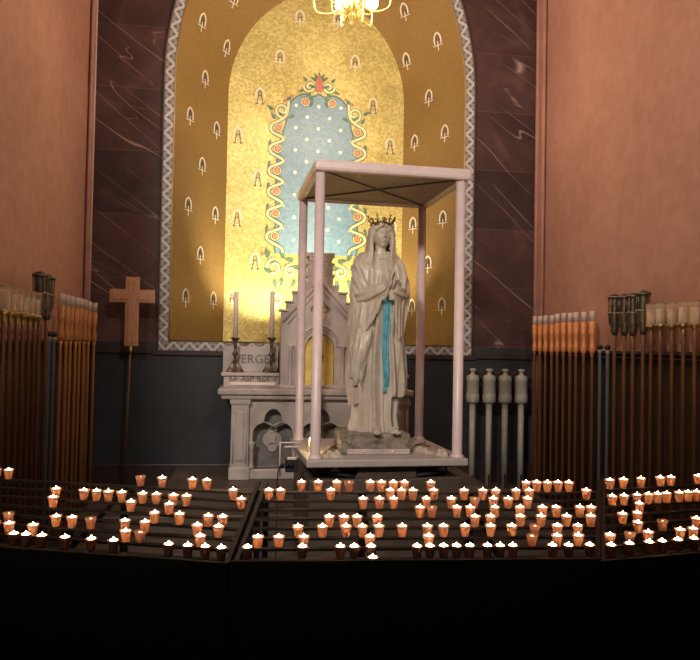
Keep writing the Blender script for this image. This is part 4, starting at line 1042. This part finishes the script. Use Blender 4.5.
random.seed(11)
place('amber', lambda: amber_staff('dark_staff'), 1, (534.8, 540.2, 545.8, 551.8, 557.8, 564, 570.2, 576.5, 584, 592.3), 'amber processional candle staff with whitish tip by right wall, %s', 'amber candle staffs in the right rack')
place('bluep', blue_pole, 1, (600, 607.5), 'blue grey metal pole with dark knob in right rack, %s', 'metal poles in the right rack', -.075)
place('brassl', brass_lantern, 1, (614, 624, 633, 643), 'staff with dark brass cage lantern in right rack, %s', 'dark brass lanterns in the right rack')
place('lant', lantern_staff, 1, (650.5, 660.5, 671.5, 683, 695), 'staff with pale glass lantern in right rack, %s', 'glass lanterns in the right rack')
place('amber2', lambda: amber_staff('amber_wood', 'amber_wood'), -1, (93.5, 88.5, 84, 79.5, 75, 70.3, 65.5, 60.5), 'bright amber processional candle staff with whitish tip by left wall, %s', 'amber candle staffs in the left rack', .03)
place('bluep', blue_pole, -1, (53.5, 49), 'blue grey metal pole with dark knob in left rack, %s', 'metal poles in the left rack', -.05)
place('brassl', brass_lantern, -1, (46, 39), 'staff with dark brass cage lantern in left rack, %s', 'dark brass lanterns in the left rack', .03)
place('lant', lantern_staff, -1, (34, 28, 22, 16, 10, 3.5), 'staff with pale glass lantern in left rack, %s', 'glass lanterns in the left rack', -.02)
# ------------------------------------------------------------------ votive racks
def c2w(X, D): return Vector((X*math.cos(ALPHA)+D*math.sin(ALPHA), -X*math.sin(ALPHA)+D*math.cos(ALPHA)))
def camxy(px, D): return Vector(((px-350)/F*D, D))
STEP, ZR0, DROP = .078, EYE-.699, .0258
CUPH = .053
racks = {'left': (camxy(13, 3.829), camxy(210, 3.646), lambda k: -42, lambda k: 262.5-3.6*k), 'centre': (camxy(304, 3.643), camxy(557, 3.758), lambda k: 266-3.6*k, lambda k: 602.5), 'right': (camxy(611, 3.86), camxy(699, 4.04), lambda k: 603.0, lambda k: 735)}
rk = {}
for nm, (A, B, pa, pb) in racks.items():
    d = (B-A).normalized(); nr = Vector((d.y, -d.x))     # towards the viewer
    if nr.y > 0: nr = -nr
    def on_row(px, k, A=A, d=d, nr=nr):
        O = A+nr*STEP*k; s = (px-350)/F               # X = s*D ; O + t d
        t = (s*O.y-O.x)/(d.x-s*d.y); return t
    rk[nm] = dict(A=A, d=d, nr=nr, on=on_row, t0=lambda k, f=on_row, pa=pa: f(pa(k), k), t1=lambda k, f=on_row, pb=pb: f(pb(k), k))
def pt3(r, t, k, z):
    q_ = r['A']+r['nr']*STEP*k+r['d']*t; w_ = c2w(q_.x, q_.y); return Vector((w_.x, w_.y, z))
def seg_box(mb, p, q_, wy, z0, z1, m):                   # box along p->q (world), width wy
    dv = Vector((q_.x-p.x, q_.y-p.y, 0)); L = dv.length; a = math.atan2(dv.y, dv.x)
    mb.box(0, L, -wy/2, wy/2, z0, z1, m, 0, Matrix.Translation((p.x, p.y, 0)) @ Matrix.Rotation(a, 4, 'Z'))
RL = {'left': 'black iron stepped votive rack on the left, angled towards the left wall', 'centre': 'black iron stepped votive rack in the middle, before the statue platform', 'right': 'black iron stepped votive rack on the right, angled towards the right wall'}
for nm, r in rk.items():
    mid = pt3(r, (r['t0'](4)+r['t1'](4))/2, 4, 0)
    o = thing('votive_rack', mid, RL[nm], 'candle rack', 'stepped votive racks')
    T0f, T1f = r['t0'], r['t1']
    for k in range(9):
        zb_ = ZR0-DROP*k-CUPH
        b = MB(); seg_box(b, pt3(r, T0f(k), k, 0), pt3(r, T1f(k), k, 0), .034, zb_-.012, zb_-.001, 'rack_steel'); apart(b, 'shelf', o)
    for tf in (lambda k: T0f(k)+.012, lambda k: T1f(k)-.012):
        b = MB(); a_ = pt3(r, tf(-.5), -.5, ZR0-CUPH-.005+.05); c_ = pt3(r, tf(8.4), 8.4, ZR0-DROP*8.4-CUPH+.02)
        for dz in (0, -.07): b.tube([a_+Vector((0, 0, dz)), c_+Vector((0, 0, dz))], .014, 'black_iron', 4, smooth=False)
        for kk in (-.3, 8.2):
            p = pt3(r, tf(kk), kk, 0); b.box(-.015, .015, -.015, .015, 0, ZR0-DROP*kk-CUPH, 'black_iron', 0, Matrix.Translation(p))
        apart(b, 'side_frame', o)
    nb = 2 if nm == 'centre' else 1
    for i in range(nb):
        t = T0f(4)+(T1f(4)-T0f(4))*(i+1)/(nb+1); b = MB(); p = pt3(r, t, -.2, 0); b.box(-.02, .02, -.015, .015, 0, ZR0-CUPH-.012, 'black_iron', 0, Matrix.Translation(p))
        b.tube([pt3(r, t, 0, ZR0-CUPH-.03), pt3(r, t, 8.2, ZR0-DROP*8.2-CUPH-.03)], .012, 'black_iron', 4, smooth=False); apart(b, 'support', o)
    zf = ZR0-DROP*8-CUPH
    b = MB(); seg_box(b, pt3(r, T0f(8.75), 8.75, 0), pt3(r, T1f(8.75)+(.012 if nm == 'left' else .004), 8.75, 0), .02, .0, zf+CUPH+.006, 'apron_black')
    apart(b, 'apron', o)
    b = MB(); seg_box(b, pt3(r, T0f(8.1), 8.1, 0), pt3(r, T1f(8.1), 8.1, 0), .105, zf-.022, zf-.013, 'apron_black'); apart(b, 'drip_tray', o)
# votive candles: cup, wax, flame
def votive(cupmat, wz, fm, fh):
    o = thing('votive_candle', (0, 0, 0), 'x', 'votive candle', 'x')
    b = MB(); b.lathe([(.0005, 0), (.016, .0), (.0175, .003), (.0215, .030), (.0272, CUPH), (.0262, CUPH), (.0206, .030), (.0165, .005), (.0005, .004)], cupmat, 18, caps=False); part(b, 'glass_cup', o)
    rw = .0206+(wz-.030)/(CUPH-.030)*(.0262-.0206)-.0008
    b = MB(); b.lathe([(.0005, wz-.010), (rw-.002, wz-.010), (rw, wz), (.0005, wz-.001)], 'votive_wax', 18, caps=False); part(b, 'wax', o)
    b = MB(); b.lathe([(.0008, wz+.0008), (.0170, wz+.0018), (.0160, wz+.0040), (.0060, wz+.006), (.0030, wz+.006+fh*.4), (.0005, wz+.004+fh)], fm, 10); part(b, 'flame_and_pool_glow', o); return o  # wide glowing foot imitates the brightly lit wax pool around the real tip
kinds = {'bright': votive('cup_pink', .046, 'flame_and_pool_glow', .013), 'low': votive('cup_pink', .040, 'flame_and_pool_glow_low', .006), 'front': votive('cup_dark', .051, 'flame_and_pool_glow', .012)}
LST = {'left': [(1, 466), (13, 468.6), (144.5, 475.5), (166, 475.4), (196, 477), (210.4, 478.6), (60.7, 487.4), (88.5, 488.6), (101, 489), (112.7, 489), (126, 489.5), (147, 492), (160.5, 492.6), (177.6, 493.5), (190.4, 493.7), (236.7, 487.7), (245, 496.5),
 (58, 496), (135.5, 500.5), (173.6, 502.3), (159.5, 511), (184, 512.6), (212.7, 513.5), (227, 514.5), (14.5, 513), (61.5, 514.6), (77.3, 516), (96, 518), (130, 519), (150, 520.5), (202, 523), (223, 524), (1, 521), (15, 522), (38.7, 524), (131, 529), (145.5, 530), (205, 533.7),
 (20, 532), (32, 533.5), (48, 534), (71, 535.5), (97, 538), (119, 540), (174, 543), (193, 543.5), (210.4, 545), (233, 547)],
'centre': [(304.5, 480.5), (321, 480), (339.6, 480), (351.8, 481), (373, 480), (384, 480), (396, 480.5), (405.5, 481), (433.3, 480.5), (528, 481.4), (538.5, 481.4), (548.5, 481), (557.8, 481), (568.7, 481.7),
 (267.8, 489), (283, 489), (334, 488.6), (393, 488), (403.6, 488.3), (414.5, 488.3), (436.4, 488.6), (466.4, 488.6), (485, 488.6), (498, 488.3), (517.8, 489), (531.3, 488.6), (588, 489),
 (366, 497), (382.4, 497), (396.4, 497), (429, 497), (454, 497), (477.3, 497), (495.8, 497), (510.4, 496.8), (529.6, 496.8),
 (423, 506), (434.5, 506.5), (459.5, 505.4), (472.7, 506), (497.3, 506.5), (522.4, 506.8), (544.5, 506.3), (558.2, 506), (581.8, 506), (596.4, 506),
 (332.7, 514.6), (347.3, 515), (360.5, 515), (380.5, 515), (477.6, 514.6), (493.3, 515.4), (522.7, 514.6), (543.3, 514.6), (568.7, 515), (598, 514.5),
 (302, 525.4), (326.4, 525), (349.6, 525), (365.8, 525), (382.4, 524.6), (405.5, 524.5), (430.5, 525), (446.5, 523.7), (467.8, 523.7), (493.3, 523.7), (514.5, 524.6), (537.3, 525), (559.6, 524.6), (580, 525),
 (262.4, 536), (283, 537), (307.8, 535.5), (373.6, 534.6), (432, 534), (534.5, 535), (559.5, 533.5), (580.5, 533),
 (252, 546.5), (306.7, 546.8), (344.5, 545), (358.2, 545), (375, 544.6), (420.5, 545.4), (432.7, 545.5), (447, 545.4), (458.5, 545), (473, 545.4), (490.4, 545), (502, 544.6), (515, 544.6), (555, 544.6), (571, 545.4), (594.5, 544.6), (376.7, 556)],
'right': [(611.3, 478.6), (625, 478), (642.4, 478), (661.8, 476.3), (672.2, 476.3), (699, 474.5), (614, 495), (625.5, 495.4), (638.7, 493), (650, 492.6), (657.8, 492.6), (668, 492.6), (680.5, 490.8), (687.5, 490), (695, 490),
 (641, 502.6), (639, 512.8), (624.5, 515), (664.2, 521), (639.8, 524.5), (698, 517), (681.8, 529), (694.5, 528), (606.4, 534), (631.8, 534), (650, 534.5), (679.5, 539), (695.5, 538.6), (613.3, 544.5), (631.5, 544.6), (651, 543.7), (664, 542.8)]}
LOW = {(96, 518), (145.5, 530), (144.5, 475.5), (14.5, 513), (351.8, 481), (434.5, 506.5), (537.3, 525), (534.5, 535), (631.8, 534), (664.2, 521), (679.5, 539), (71, 535.5), (477.3, 497)}
ORD = 'first second third fourth fifth sixth seventh eighth ninth tenth eleventh twelfth thirteenth fourteenth fifteenth sixteenth seventeenth'.split()
ROWN = ['back row', 'second row from the back', 'third row from the back', 'fourth row from the back', 'fifth row from the back', 'fourth row from the front', 'third row from the front', 'second row from the front', 'front row']
used = set(); err = []
for nm, lst in LST.items():
    r = rk[nm]; rows_ = {}
    for (px, py) in lst:
        best = None
        for k in range(9):
            t = r['on'](px, k); p = pt3(r, t, k, ZR0-DROP*k); e = abs(WPX(p)[1]-py)
            if best is None or e < best[0]: best = (e, k, t, WPX(p)[1]-py)
        err.append((nm, best[1], round(best[3], 1))); t = best[2]
        kk = best[1]; lo = r['t0'](kk)+.05; hi = r['t1'](kk)-.05
        rows_.setdefault(best[1], []).append((max(lo, min(hi, t)), (px, py)))
    for k, its in rows_.items():
        its.sort()
        for i in range(1, len(its)):
            if its[i][0]-its[i-1][0] < .0585: its[i] = (its[i-1][0]+.0585, its[i][1])
        nrow = len(its)
        for i, (t, key) in enumerate(its):
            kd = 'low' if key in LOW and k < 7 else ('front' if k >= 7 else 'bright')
            o = kinds[kd]
            if kd in used: o = copy_tree(o)
            used.add(kd)
            o.location = pt3(r, t, k, ZR0-DROP*k-CUPH+.0005); o.rotation_euler = (0, 0, random.uniform(0, 6))
            st_txt = {'bright': 'lit votive candle', 'low': 'low-burning votive candle', 'front': 'lit votive in dark glass'}[kd]
            pos = 'alone in it' if nrow == 1 else ORD[i]+' from left'
            o['label'] = '%s, %s rack, %s, %s' % (st_txt, nm, ROWN[k], pos); o['group'] = 'votive candles on the %s rack' % nm
import statistics
for nm in LST:
    for k in range(9):
        e = [x[2] for x in err if x[0] == nm and x[1] == k]
        if e: print('ROW', nm, k, len(e), round(statistics.mean(e), 2), min(e), max(e))
